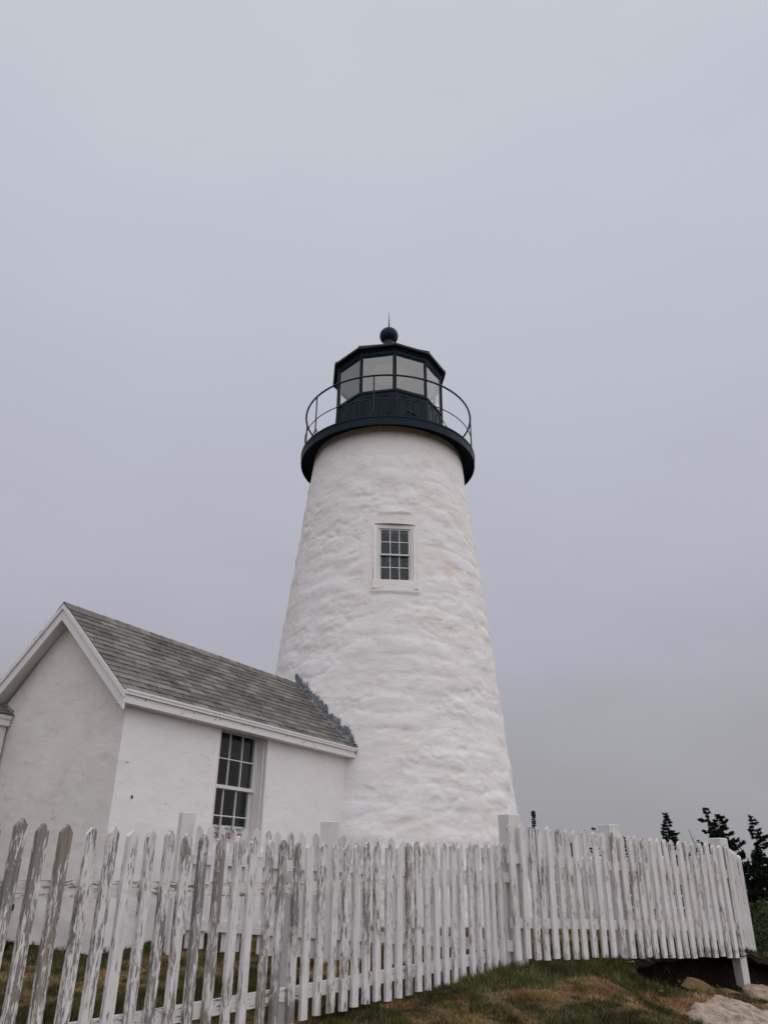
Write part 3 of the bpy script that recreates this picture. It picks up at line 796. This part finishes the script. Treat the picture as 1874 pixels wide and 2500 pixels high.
# nail heads on the fascia, a rusty one among them
nb = MB()
for t_ in (.13, .75, .95, 1.35, 1.45, 1.93, 2.15, 2.9, 3.3, 3.35, 3.62, 4.3):
    zc_ = random.uniform(3.405, 3.465); nb.box(t_, t_+.014, RW-.030, RW-.024, zc_, zc_+.014)
tag(nb.build('nail_heads', M['rust'], ax), kind='stuff')
# iron hook and hole in the side wall, catch low on the gable wall
hk = MB(); hk.tube([(.13, .01, 2.78), (.13, -.03, 2.785), (.14, -.035, 2.78)], .009, 6); hk.build('wall_hook', M['trim'], ax)
hk = MB(); hk.box(.27, .285, -.012, .01, 2.395, 2.43); hk.build('bolt_hole', M['blackiron'], ax)
hk = MB(); hk.tube([(.0, 1.32, 1.36), (-.05, 1.32, 1.37), (-.06, 1.32, 1.30), (-.02, 1.33, 1.27)], .018, 6); hk.box(-.05, .0, 1.29, 1.36, 1.24, 1.30)
hk.build('hose_tap', M['blackiron'], ax)
# lead flashing: ragged strips standing against the tower along the roof
for k in range(64):
    s = -.02 + (SLEN+.0)*k/63.0
    th_ = t_hit(max(s, 0)); p = slope_pt(s, th_)
    x, y = hw(p[0], p[1]); an = atan2(x-TX, -(y-TY)); z = p[2]
    wdt = random.uniform(.06, .12); hh = random.uniform(.10, .24)
    if k in (0, 1, 2): hh = random.uniform(.06, .12)
    loc = Vector((x-HX, y-HY, 0)); loc.rotate(Matrix.Rotation(-HROT, 3, 'Z'))
    rz = an - HROT
    mb = MB(); n_ = 4; vs = []
    for i in range(n_+1):
        xx = -wdt/2 + wdt*i/n_
        b_ = random.uniform(-.012, .0)
        vs += [(xx, -.028+b_, -.07), (xx, -.016+b_, hh*.5), (xx + random.uniform(-.012, .012), -.022+random.uniform(-.045, .0), hh*random.uniform(.75, 1.15))]
    fs_ = []
    for i in range(n_):
        a = i*3; fs_ += [(a, a+3, a+4, a+1), (a+1, a+4, a+5, a+2)]
    mb.add(vs, fs_)
    lean_ = .115
    mb.build('flashing', M['lead'], ax, (loc.x, loc.y, z), (-lean_, 0, rz))

# small shed at the far end of the gable wall
sh = thing('shed', 'small lean-to shed with shingle roof at the left end of the gable wall', 'shed', (*hw(0, 2.09), 0), HROT)
mb = MB(); mb.box(-1.6, -.035, 0, 1.6, .55, 3.33); mb.build('wall', M['gable'], sh)
mb = MB(); mb.box(-1.65, -.03, -.05, -.028, 3.31, 3.405); mb.box(-1.65, -.03, -.065, -.051, 3.39, 3.435); mb.build('fascia_board', M['trim'], sh)
ssl = math.atan(.55)
mb = MB(); v = []
for t_ in (-1.65, -.03): v += [(t_, -.07, 3.44), (t_, 1.6, 3.44+1.67*.55), (t_, 1.6, 3.40+1.67*.55), (t_, -.07, 3.40)]
mb.add(v, [(0,1,2,3), (7,6,5,4), (0,4,5,1), (1,5,6,2), (2,6,7,3), (3,7,4,0)])
srf = mb.build('roof', M['trim'], sh)
for r_ in range(10):
    t_ = -.02
    while t_ > -1.6:
        w_ = TAB if t_ < -.02 else TAB*(.55 if r_ % 2 else 1)
        w_ = round(w_, 3)
        obj('shingle', shingle_mesh(w_, 0), srf, (t_-w_, -.08 + r_*EXP*cos(ssl), 3.446 + r_*EXP*sin(ssl)), (ssl+random.uniform(0, .02), 0, 0))
        t_ -= w_
mb = MB(); mb.beam((-.018, -.03, 3.49), (-.018, 1.3, 3.49+1.33*.55), .03, .05); mb.build('flashing', M['lead'], sh)

# warning sign in the window
sg = thing('warning_sign', 'white no trespassing sign with red band and black lettering leaning inside the annex window', 'sign', (*hw(T0+.50, .21), 1.92), HROT)
mb = MB(); mb.box(-.27, .41, .012, .018, 0, .30); mb.build('board', M['signwhite'], sg)
mb = MB(); mb.box(-.24, .38, .007, .0115, .143, .215); mb.build('red_band', M['signred'], sg)
def text(body, size, mat, parent, loc, width=None):
    cu = bpy.data.curves.new('lettering', 'FONT'); cu.body = body; cu.size = size; cu.align_x = 'CENTER'; cu.extrude = .0005
    cu.space_character = 1.05
    tmp = bpy.data.objects.new('lettering', cu); COL.objects.link(tmp)
    dg_ = bpy.context.evaluated_depsgraph_get(); me = bpy.data.meshes.new_from_object(tmp.evaluated_get(dg_))
    bpy.data.objects.remove(tmp); me.materials.clear(); me.materials.append(mat)
    if width:
        xs_ = [v.co.x for v in me.vertices]; k_ = width/(max(xs_)-min(xs_))
        for v in me.vertices: v.co.x *= k_
    return obj('lettering', me, parent, loc, (pi/2, 0, 0))
text('GOVERNMENT PROPERTY', .060, M['signblack'], sg, (.07, .009, .233), .60)
text('NO TRESPASSING', .078, M['signwhite'], sg, (.07, .0045, .152), .57)

# ------------------------------------------------------------------ fences
def picket_mesh(L, seed):
    r = random.Random(seed); w = .070+r.uniform(-.004, .004); t = .031
    pk = .040+r.uniform(-.006, .006); cx_ = r.uniform(-.004, .004)
    b = r.uniform(-.004, .004)
    pts = [(-w/2, 0), (w/2, b), (w/2+r.uniform(-.0015, .0015), L*.35), (w/2, L-pk), (cx_, L), (-w/2, L-pk+r.uniform(-.006, .006)), (-w/2+r.uniform(-.0015, .0015), L*.6)]
    mb = MB(); mb.prism(pts, -t/2, t/2)
    return mb.mesh('picket', M['peel'])
PK = {}
def pickets(L):
    key = round(L, 2)
    if key not in PK: PK[key] = [picket_mesh(L, key*100+i) for i in range(8)]
    return PK[key]
def fence(name, label, pts, tip, L, stations, rails, out_sign, wear, tipw=.8, zextra=None, rail_side=-1, group=None, raild=.036, jitter=1.0):
    """pts: plan polyline; tip: (s, z) pairs; stations: run lengths of the pickets."""
    P = [Vector((*p, 0)) for p in pts]
    cum = [0]
    for a, b in zip(P[:-1], P[1:]): cum.append(cum[-1]+(b-a).length)
    o0 = P[0].copy(); o0.z = float(ground(o0.x, o0.y))
    root = thing(name, label, 'fence', o0, 0, group)
    def at(s):
        i = max(0, min(len(P)-2, next((k-1 for k in range(1, len(cum)) if s <= cum[k]), len(P)-2)))
        d = (P[i+1]-P[i]).normalized(); return P[i]+d*(s-cum[i]), d
    zt = lambda s: float(np.interp(s, [q[0] for q in tip], [q[1] for q in tip]))
    for k, s in enumerate(stations):
        p, d = at(s); n = Vector((d.y, -d.x, 0))*out_sign
        z = zt(s)-L + random.uniform(-.010, .010)*jitter
        pos = p + n*(.0155+.002)
        o = obj('picket', random.choice(pickets(L)), root, Vector((pos.x, pos.y, z))-o0,
                (random.gauss(0, .004)*jitter, random.gauss(0, .0045)*jitter, atan2(d.y, d.x)+(pi if random.random() < .5 else 0)+random.gauss(0, .02)))
        wv = wear(s) if callable(wear) else wear
        o.color = (max(0, min(1, random.gauss(wv, .075))), max(0, tipw+random.uniform(-.5, .3)), 0, 1)
    for dz_, hgt in rails:
        for i in range(len(P)-1):
            a, b = P[i], P[i+1]; d = (b-a).normalized(); n = Vector((d.y, -d.x, 0))*out_sign
            m = (b-a).length
            v = lambda q, s: q - n*(raild/2) + Vector((0, 0, zt(s)-dz_-hgt/2))
            A, B_ = v(a, cum[i]), v(b, cum[i+1]); mid = (A+B_)/2
            mb = MB(); hl = m/2
            mb.box(-hgt/2, hgt/2, -raild/2, raild/2, -hl, hl)
            q = (B_-A).normalized()
            X_ = Vector((0, 0, 1)).cross(q).cross(q).normalized(); Y_ = q.cross(X_)
            R_m = Matrix((X_, Y_, q)).transposed()
            o = obj('rail', mb.mesh('rail', M['peel']), root, mid-o0, R_m.to_euler())
            o.color = (max(0, (wear(cum[i]) if callable(wear) else wear)-.14), 0, 0, 1)
    return root, o0, at, zt
def post(root, o0, x, y, z0, z1, w, rz, lean=(0, 0), taper=0, label=None):
    mb = MB(); h = z1-z0; a = w/2; ch = .012
    vs = []
    for z, s in ((0, a), (h-.01, a), (h, a-.006)):
        vs += [(-s, -s, z), (s, -s, z), (s, s, z), (-s, s, z)]
    if taper:
        vs[0] = (-a+taper*.9, -a+.02, 0); vs[3] = (-a+taper, a-.03, .05)
    fs_ = [(3,2,1,0), (8,9,10,11)]
    for b in (0, 4): fs_ += [(b, b+1, b+5, b+4), (b+1, b+2, b+6, b+5), (b+2, b+3, b+7, b+6), (b+3, b, b+4, b+7)]
    mb.add(vs, fs_)
    o = mb.build('post', M['postpaint'], root, Vector((x, y, z0))-o0, (lean[0], lean[1], rz))
    if label: o['label'] = label
    return o

angB = atan2(BU[1], BU[0])
# near fence, running in from the lower left to the corner post
SA1 = [-.455, -.31, -.163, -.014, .148, .317, .474, .626, .794, .948, 1.115, 1.277, 1.452, 1.637, 1.798, 2.002, 2.154, 2.347]
SA2 = [.043, .187, .34, .483, .614, .755, .894, 1.038, 1.18, 1.326, 1.464, 1.599, 1.745, 1.881, 2.027, 2.156, 2.325, 2.462, 2.609, 2.728, 2.883, 2.975]
SH = 1.05
stA = [s+SH for s in SA1] + [s+SH+2.466 for s in SA2]
fa = fence('picket_fence', 'nearest weathered white picket fence running from lower left to the tall corner post',
           [(-1.86-1.26/2.466*SH, 4.6-2.12/2.466*SH), (-.60, 6.72), (1.33, 9.05)],
           [(0, 1.868), (SH, 1.865), (SH+2.466, 1.857), (SH+2.466+3.03, 1.957)], 1.2, stA, [(.29, .092), (.985, .092)], 1,
           lambda s: .60-.045*min(s, 5.5), .5)
post(fa[0], fa[1], -2.35, 3.77, .3, 1.85, .10, radians(59))
post(fa[0], fa[1], -.70, 6.735, .45, 1.66, .11, radians(55))
# right-hand run, from the corner post to the far right corner
SB = [-.015, .119, .255, .384, .521, .666, .811, .945, 1.097, 1.253, 1.397, 1.55, 1.703, 1.85, 1.978, 2.1, 2.242, 2.379, 2.518, 2.643, 2.777, 2.914, 3.044, 3.184, 3.326, 3.462, 3.6]
fb_ = fence('picket_fence', 'right hand picket fence run whose far end hangs over the washed out bank', [tuple(B0-.06*BU), tuple(B1+.02*BU)],
            [(0, 2.157), (1.4, 2.118), (3.72, 2.047)], 1.28, [s+.06 for s in SB], [(.30, .095), (.905, .095)], 1, .32, .5)
post(fb_[0], fb_[1], 1.415, 9.11, .62, 2.255, .17, angB)
p5 = (9.95*math.tan(radians(15.4)), 9.97)
post(fb_[0], fb_[1], p5[0], p5[1], .7, 2.215, .17, angB)
post(fb_[0], fb_[1], 4.50, 11.15, .40, 2.135, .165, angB, (0, radians(.6)), .075, 'corner post left standing on the eroded bank with its foot exposed')
# side run going away behind the right corner
C0, C1 = (4.50, 11.0), (5.48, 12.88)
fence('picket_fence', 'short picket fence run turning away from the right hand corner', [C0, C1], [(0, 2.045), (2.12, 1.965)], 1.28,
      list(np.arange(.06, 2.12, .14)), [(.30, .095), (.905, .095)], 1, .30, .5)
# inner run in front of the annex
SD = [.13, .257, .391, .52, .646, .771, .904, 1.031, 1.169, 1.3, 1.444, 1.595, 1.745, 1.85, 1.985, 2.12, 2.269, 2.408, 2.55, 2.693, 2.839, 2.985, 3.131, 3.276, 3.40]
fd = fence('picket_fence', 'inner picket fence seen from its rail side just in front of the annex wall', [(-2.15, 9.30), (1.37, 9.0)],
           [(0, 2.125), (1.6, 2.038), (2.84, 1.968), (3.54, 1.972)], 1.2, SD, [(.30, .095), (.93, .10)], -1, .24, .3)
post(fd[0], fd[1], -2.16, 9.24, .85, 2.25, .15, radians(28))
post(fd[0], fd[1], -.552, 9.15, .80, 2.165, .19, radians(-5))
# rear run behind the tower enclosure
fence('picket_fence', 'far picket fence seen through the gaps of the right hand run', [(5.48, 12.95), (3.75, 17.0), (2.2, 20.3)], [(0, 1.99), (4.4, 2.03), (8, 2.05)], 1.24,
      list(np.arange(.08, 8, .14)), [(.30, .10), (.93, .10)], -1, .25, .3)

# ------------------------------------------------------------------ low hut beyond the rear fence
ht = thing('hut', 'low dark hut with white window bars seen through the far picket fence', 'hut', (3.6, 24.2, .3))
mb = MB(); mb.box(0, 5.2, 0, 2.4, .55, 1.62); mb.build('wall', M['hutwall'], ht)
mb = MB(); mb.box(-.02, 5.22, -.05, 2.4, 0, .55); mb.build('footing', M['footing'], ht)
mb = MB(); mb.prism([(-.15, 1.62), (5.35, 1.62), (5.35, 1.66), (2.6, 1.86), (-.15, 1.66)], -.2, 2.6); mb.build('roof', M['hutwall'], ht)
for i in range(5):
    x0 = .15+i*1.02
    mb = MB()
    for x in (x0, x0+.42, x0+.84): mb.box(x, x+.05, -.04, -.002, .62, 1.58)
    for z in (.62, .92, 1.24, 1.53): mb.box(x0+.05, x0+.84, -.035, -.003, z, z+.05)
    wo = mb.build('window', M['sash'], ht)
    for x in (x0+.05, x0+.47):
        for z in (.67, .97, 1.29):
            mb = MB(); mb.box(x, x+.37, -.02, -.012, z, z+.24); mb.build('pane', M['glass'], wo)

# ------------------------------------------------------------------ rocks
def rock(name, label, cat, loc, size, mat, seed, rz=0, flat=.35, rough=.35, sub=5, tilt=(0, 0), kind=None, group=None):
    bm = __import__('bmesh').new()
    __import__('bmesh').ops.create_icosphere(bm, subdivisions=sub, radius=1)
    r = random.Random(seed)
    pl = [(Vector((r.gauss(0, 1), r.gauss(0, 1), r.gauss(0, .8)+.4)).normalized(), r.uniform(.55, .9)) for _ in range(14)]
    off = r.uniform(0, 50)
    for v in bm.verts:
        p = v.co.copy()
        for n, dd_ in pl:
            e = p.dot(n)-dd_
            if e > 0: p -= n*e*.92
        q = float(fbm(p.x*2+off, p.y*2+p.z*1.7, 4, 3)-.5)*rough + float(fbm(p.x*7+off, p.y*7+p.z*6, 3, 8)-.5)*rough*.35
        p *= 1+q
        v.co = Vector((p.x*size[0], p.y*size[1], p.z*size[2]))
    me = bpy.data.meshes.new(name); bm.to_mesh(me); bm.free(); me.materials.append(mat)
    me.polygons.foreach_set('use_smooth', [sub >= 5]*len(me.polygons))
    o = obj(name, me, None, loc, (tilt[0], tilt[1], rz))
    return tag(o, label, cat, group, kind)
G = lambda x, y: float(ground(x, y))
# ledge: a sheet of bare rock following the slope, broken into steps
def ledge():
    X_, Y_ = np.meshgrid(np.linspace(2.6, 5.6, 150), np.linspace(7.2, 10.3, 150))
    base = ground(X_, Y_, True)
    n = fbm(X_*1.5+Y_*.8, Y_*3-X_*1.5, 4, 90); n2 = fbm(X_*5, Y_*9, 4, 94)
    st = np.floor(n*8)/8
    cut = lpdist(X_, Y_)
    h = base - .06 + sstep(-.03, .06, cut)*.095 - .05*sstep(.0, -.1, cut) + np.clip(cut*2, 0, 1)*((st-.5)*.24 + (n-.5)*.09) + (n2-.5)*.075
    V = np.stack([X_, Y_, h], -1).reshape(-1, 3); idx = np.arange(X_.size).reshape(X_.shape)
    F = np.stack([idx[:-1, :-1], idx[:-1, 1:], idx[1:, 1:], idx[1:, :-1]], -1)
    c4 = (cut[:-1, :-1]+cut[1:, 1:])/2
    return V, F[c4 > -.10].reshape(-1, 4)
V, F = ledge()
o = obj('rock_ledge', npmesh('rock_ledge', V-np.array([3.9, 8.8, 0]), F, M['palerock'], True), None, (3.9, 8.8, 0))
tag(o, 'broad pale bare rock ledge sloping through the grass at lower right corner', 'rock')
rock('boulder', 'pinkish brown boulder beside the foot of the exposed corner post', 'rock', (4.60, 10.62, .28), (.42, .36, .26), M['pinkrock'], 5, radians(-25), rough=.45, tilt=(.1, .18))
rock('boulder', 'brownish rounded boulder wedged behind the pale ledge at the right edge', 'rock', (4.33, 10.16, .27), (.20, .17, .17), M['pinkrock'], 9, radians(20), rough=.4)
rock('rock_slab', 'flat ochre rock slab lying in the grass under the fence end', 'rock', (3.66, 10.27, G(3.66, 10.27)+.03), (.30, .14, .10), M['orangerock'], 12, radians(-20), rough=.15, tilt=(.35, .22), sub=4)
rock('rock_slab', 'low ochre stone half buried to the right of the flat slab', 'rock', (4.08, 10.55, G(4.08, 10.55)+.0), (.24, .12, .07), M['orangerock'], 15, radians(-12), rough=.25, sub=4)
spots = [(3.05, 9.75), (3.3, 9.2), (2.75, 9.1), (4.3, 10.6), (4.45, 10.45), (4.02, 10.95), (3.6, 10.75), (4.4, 10.25), (2.95, 8.95), (4.25, 10.85)]
where = ['midway between the turf and the ochre slab', 'in the bare soil left of the pale ledge tip', 'highest up the grass left of the ledge', 'at the foot of the exposed post, left side',
         'just in front of the exposed post', 'deep in the hollow behind the ochre slab', 'close behind the flat ochre slab', 'between the pinkish boulder and the ledge', 'at the upper left tip of the pale ledge', 'in the hollow nearest the exposed post']
for i, (x, y) in enumerate(spots):
    rock('stone', 'small pale stone chip ' + where[i], 'stone', (x, y, G(x, y)+.012), (random.uniform(.02, .045), random.uniform(.014, .03), .016), M['palerock'], 30+i, random.uniform(0, 6), rough=.2, sub=2, group='stone chips on the bank')

# ------------------------------------------------------------------ vegetation
def leafmesh(name, pos, axis, ln, wd, mat, tone):
    """one small quad per leaf: pos (n,3), axis (n,3) direction of the leaf."""
    n = len(pos); axis = axis/np.linalg.norm(axis, axis=1, keepdims=True)
    r = rng.normal(size=(n, 3)); side = np.cross(axis, r); side /= np.linalg.norm(side, axis=1, keepdims=True)+1e-9
    a = pos - side*(wd*.5)[:, None]; b = pos + side*(wd*.5)[:, None]
    c = pos + axis*ln[:, None] + side*(wd*.22)[:, None]; d = pos + axis*ln[:, None] - side*(wd*.22)[:, None]
    V = np.stack([a, b, c, d], 1).reshape(-1, 3); F = np.arange(4*n).reshape(n, 4)
    return npmesh(name, V, F, mat, False, {'tone': np.repeat(tone, 4)})

def spruce(label, x, y, z0, h, rmax, seed, wind=(0, 0), gap=.25, bare=.25, leanx=0.0, dens=1.0, power=.8, group='spruces behind the fence'):
    r = np.random.default_rng(seed)
    t = thing('spruce_tree', label, 'tree', (x, y, z0), 0, group)
    trunk = MB(); pts = [(leanx*h*(k/6)**1.3, 0, h*k/6) for k in range(7)]
    trunk.tube(pts, .035*h**.6*.9, 6, r1=.008); trunk.build('trunk', M['bark'], t)
    P, A, Ln, Wd, Tn = [], [], [], [], []; lf = min(.95, .42+.38*rmax)
    nlev = int(21*dens) + 7
    for k in range(nlev):
        f = bare + (1-bare)*(k/(nlev-1))**.92
        z = f*h; rr = rmax*(1-f)**power*(.62+.6*r.random()) + .02
        nb_ = r.integers(4, 7)
        cx_ = leanx*h*f**1.3
        for j in range(nb_):
            if r.random() < gap: continue
            an = r.random()*2*pi
            wf = 1 + .9*(cos(an)*wind[0]+sin(an)*wind[1])
            L = max(.05, rr*wf*(.6+.6*r.random()))
            dz_ = -.10-.25*(1-f) + .2*r.random()
            m = max(20, int(170*L/(rmax+.3)*(1+.5*rmax)))
            s_ = np.sqrt(r.random(m))*.97+.03
            wig = .10*np.sin(s_*5+r.random()*6)
            px = cx_ + np.cos(an+wig)*L*s_ + wind[0]*.12*L*s_**2; py = np.sin(an+wig)*L*s_; pz = z + dz_*L*s_ + .28*L*s_**3 + r.normal(size=m)*.045*L
            P.append(np.stack([px, py, pz], 1))
            ax_ = np.stack([np.cos(an+r.normal(size=m)*.8), np.sin(an+r.normal(size=m)*.8), r.normal(size=m)*.35-.05], 1)
            A.append(ax_); Ln.append((.05+.10*r.random(m))*lf); Wd.append((.025+.035*r.random(m))*lf); Tn.append(r.random(m))
    # leader
    m = 10; P.append(np.stack([np.full(m, leanx*h), np.zeros(m), h*(.95+.055*np.arange(m)/m)], 1)); A.append(r.normal(size=(m, 3))*.4+np.array([0, 0, .9])); Ln.append(np.full(m, .09)); Wd.append(np.full(m, .03)); Tn.append(r.random(m))
    P, A = np.concatenate(P), np.concatenate(A); Ln, Wd, Tn = map(np.concatenate, (Ln, Wd, Tn))
    obj('crown', leafmesh('crown', P, A, Ln*1.35, Wd*1.9, M['needle'], Tn), t)
    return t
def tz(x, y): return float(ground(x, y, False))
TR = [
 ('slim spire-like spruce standing just right of the tower behind the fence', 8.33, 45, 4.98, .40, 1, (0, 0), .05, .05, 0, 2.4, .9),
 ('regular cone-shaped spruce between the mid post and the right corner post', 15.56, 45, 4.95, 2.0, 2, (.15, 0), .16, .12, 0, 1.3, .95),
 ('wind-swept spruce just above the right corner post, branches flagged to the left', 17.8, 45, 5.22, 1.5, 3, (-.35, 0), .34, .2, 0, .9, .62),
 ('dense round-topped spruce right beside the wind-swept one, trailing a low right branch', 18.75, 46, 4.97, 1.35, 4, (.25, 0), .22, .30, 0, 1.1, .45),
 ('tall leaning spruce at the right edge of the picture', 20.55, 45, 4.85, 1.35, 5, (.45, 0), .30, .05, -.055, 1.2, .75),
 ('low spruce top half hidden behind the fence tips near the mid post', 11.55, 45, 4.15, .55, 6, (-.2, 0), .25, .1, 0, 1.0, .8),
 ('short dark spruce hidden behind the fence pickets left of the mid post', 10.2, 45, 3.40, .9, 7, (0, 0), .3, .1, 0, 1, .7),
 ('short dark spruce behind the fence right of the mid post', 13.1, 45, 3.70, .8, 8, (.2, 0), .3, .1, 0, 1, .7),
 ('dark bushy spruce showing right of the receding fence end', 19.3, 43, 3.1, 1.6, 9, (.2, 0), .1, .05, 0, 1.6, .6),
 ('broad dark spruce low at the right edge behind the shrubs', 20.6, 41, 2.2, 1.7, 10, (.1, 0), .08, .02, 0, 1.8, .5),
]
for lab, x, y, ztop, rm, sd, wd_, gp_, bare_, lx, dn, pw in TR:
    z0 = tz(x, y)-.1
    spruce(lab, x, y, z0, ztop-z0, rm, sd, wd_, gp_, bare_, lx, dn, pw)
# dead twiggy tree
dt = thing('dead_tree', 'bare dead twig of a tree between two spruces above the fence', 'tree', (16.95, 45, .0))
mb = MB(); mb.tube([(0, 0, 0), (-.02, 0, 2.4), (-.05, 0, 3.4), (-.25, 0, 4.2)], .05, 5, r1=.012)
for (z, dx, dz_) in ((3.3, .38, .25), (3.0, -.3, .3), (3.45, -.32, .12), (3.7, .16, .2), (3.5, .5, .02)):
    mb.tube([(-.05, 0, z), (-.05+dx*.5, .05, z+dz_*.6), (-.05+dx, .1, z+dz_)], .016, 4, r1=.006)
mb.build('trunk', M['deadwood'], dt)

def bush(label, x, y, w, d, h, seed, n=1400, mat='leaf', leaf=.09, dz=-.05):
    r = np.random.default_rng(seed)
    t = thing('shrub', label, 'shrub', (x, y, tz(x, y)+dz), 0, 'shrubs right of the fence')
    stems = MB()
    cl = [(r.uniform(-.8, .8)*w, r.uniform(-.8, .8)*d, h*r.uniform(.25, .9), r.uniform(.25, .5)) for _ in range(14)]
    for cx_, cy_, cz_, _ in cl[:7]:
        stems.tube([(cx_*.2, cy_*.2, 0), (cx_*.6, cy_*.6, cz_*.5), (cx_, cy_, cz_)], .014, 4, r1=.004)
    stems.build('stem', M['bark'], t)
    P = []; q = n//len(cl)
    for cx_, cy_, cz_, cr_ in cl:
        v = r.normal(size=(q, 3)); v /= np.linalg.norm(v, axis=1, keepdims=True); v *= (r.random((q, 1))**.4)
        P.append(np.array([cx_, cy_, cz_]) + v*np.array([w*cr_, d*cr_, h*cr_*.8]))
    P = np.concatenate(P); P[:, 2] = np.abs(P[:, 2])
    m = len(P)
    obj('foliage', leafmesh('foliage', P, r.normal(size=(m, 3))+np.array([0, 0, .5]), leaf*(.6+.8*r.random(m)), leaf*.6*(.6+.6*r.random(m)), M[mat], np.clip(.5*r.random(m)+.5*P[:, 2]/h*r.random(m)*1.3, 0, 1)), t)
for i, (x, y, w, d, h, n, leaf, lab) in enumerate([
    (7.1, 14.6, .8, .8, .80, 6000, .042, 'nearest rounded green shrub at the right edge just past the fence end'),
    (7.7, 16.8, 1.1, .9, 1.0, 7000, .05, 'middle dark green shrub behind the fence end at the right edge'),
    (8.9, 18.5, 1.3, 1.0, 1.1, 7000, .06, 'taller shrub behind the others at the right edge'),
    (10.8, 23.5, 2.0, 1.2, 1.35, 3200, .12, 'large dark shrub under the spruces right of the fence'),
    (13.4, 29.0, 2.6, 1.4, 1.55, 3200, .16, 'wide dark thicket shrub at the foot of the right edge spruces')]):
    bush(lab, x, y, w, d, h, 100+i, n, leaf=leaf)

# strap-leaved plant at the foot of the gable wall
lp = thing('leafy_plant', 'strap-leaved green plant at the left edge against the gable wall', 'plant', (-3.78, 8.85, G(-3.78, 8.85)))
for i in range(14):
    a = random.uniform(-.6, 3.6); L = random.uniform(.22, .42); u = Vector((cos(a), -abs(sin(a))*.6, 0)); sd_ = Vector((-u.y, u.x, 0))*random.uniform(.012, .02)
    mb = MB(); vs = []
    for k in range(6):
        f = k/5; c = u*(L*f) + Vector((0, 0, L*(1.5*f-1.25*f*f))); w_ = (1-f)**.6*(.4+.6*min(1, f*4))
        vs += [c-sd_*w_, c+sd_*w_]
    mb.add(vs, [(2*k, 2*k+1, 2*k+3, 2*k+2) for k in range(5)])
    o = mb.build('leaf', M['plantleaf'], lp)
    at_ = o.data.attributes.new('tone', 'FLOAT', 'POINT'); at_.data.foreach_set('value', [random.random()]*len(o.data.vertices))

# grass
def blades(n, x0, x1, y0, y1):
    x = rng.uniform(x0, x1, n); y = rng.uniform(y0, y1, n)
    dry, soil = covers(x, y)
    s = (x-B0[0])*BN[0]+(y-B0[1])*BN[1]; t = (x-B0[0])*BU[0]+(y-B0[1])*BU[1]
    lx = (x-HX)*HD[0]+(y-HY)*HD[1]; lw = (x-HX)*HN[0]+(y-HY)*HN[1]
    keep = (rng.random(n) > soil*.93) & ~((lx > 0) & (lw > 0) & (lw < WID) & (lx < 6)) & (np.hypot(x-TX, y-TY) > 2.72)
    cut = lpdist(x, y)
    keep &= cut < .03
    keep &= np.abs(x) < .56*y+.5
    x, y, dry, s, t, cut = x[keep], y[keep], dry[keep], s[keep], t[keep], cut[keep]
    m = len(x); z = ground(x, y)
    fence_side = np.exp(-(s/.28)**2)*(t < 2.2)
    clump = fbm(x*6, y*6, 4, 120)
    hh = (.014+.024*rng.random(m)+.05*np.clip(clump-.47, 0, 1)*4)*(1-.35*dry)+.07*fence_side*rng.random(m)**2+.05*np.exp(-((cut+.05)/.12)**2)*rng.random(m)
    an = rng.random(m)*2*pi; la = (.35+.75*dry)*hh*(.4+rng.random(m))
    tip = np.stack([x+np.cos(an)*la, y+np.sin(an)*la, z+hh*(1-.35*dry)], 1)
    b = rng.random(m)*2*pi; wd = (.0028+.0025*rng.random(m))*(1+.09*np.clip(y-8, 0, 8))
    p = np.stack([x, y, z-.006], 1); sd = np.stack([np.cos(b)*wd, np.sin(b)*wd, np.zeros(m)], 1)
    V = np.stack([p-sd, p+sd, tip], 1).reshape(-1, 3); F = np.arange(3*m).reshape(m, 3)
    d2 = np.clip(dry + .35*(rng.random(m)-.5)*(dry > .05) + .55*(rng.random(m) < .22), 0, 1)
    tn = np.clip(.45*rng.random(m)+1.5*(fbm(x*4, y*4, 4, 130)-.5)+.25, 0, 1)
    return V, F, np.repeat(d2, 3), np.repeat(tn, 3)
def lip_blades(n):
    t = rng.uniform(1.45, 8.5, n); u = 1-rng.random(n)**1.8
    s_ = -1.0+(lip_edge(t)+1.0)*u; x, y, z = lip_top(t, s_)
    hh = .03+.06*rng.random(n); an = rng.random(n)*2*pi
    out2 = sstep(.85, 1, u)*(.4+.8*rng.random(n))
    la = hh*(.3+.6*rng.random(n))
    tip = np.stack([x+np.cos(an)*la+BN[0]*out2*hh, y+np.sin(an)*la+BN[1]*out2*hh, z+.01+hh*(1-1.3*out2)], 1)
    b = rng.random(n)*2*pi; wd = .004+.003*rng.random(n)
    p = np.stack([x, y, z], 1); sd = np.stack([np.cos(b)*wd, np.sin(b)*wd, np.zeros(n)], 1)
    V = np.stack([p-sd, p+sd, tip], 1).reshape(-1, 3)
    return V, np.arange(3*n).reshape(n, 3), np.repeat((rng.random(n) < .25)*.7, 3), np.repeat(rng.random(n)*.8, 3)
parts = [lip_blades(26000), blades(300000, -2.5, 6.2, 6.4, 11.2), blades(110000, -5, 6.5, 8.0, 15.0), blades(40000, -4.5, 0, 5.5, 8.5)]
V = np.concatenate([p[0] for p in parts]); offs = np.cumsum([0]+[len(p[0]) for p in parts[:-1]])
F = np.concatenate([p[1]+o for p, o in zip(parts, offs)])
gr = obj('grass', npmesh('grass', V, F, M['blade'], False, {'dry': np.concatenate([p[2] for p in parts]), 'tone': np.concatenate([p[3] for p in parts])}))
tag(gr, 'short patchy turf, green by the fence and dry tan in worn patches', 'grass', kind='stuff')
print('shingles', ns, 'objects', len(bpy.data.objects))
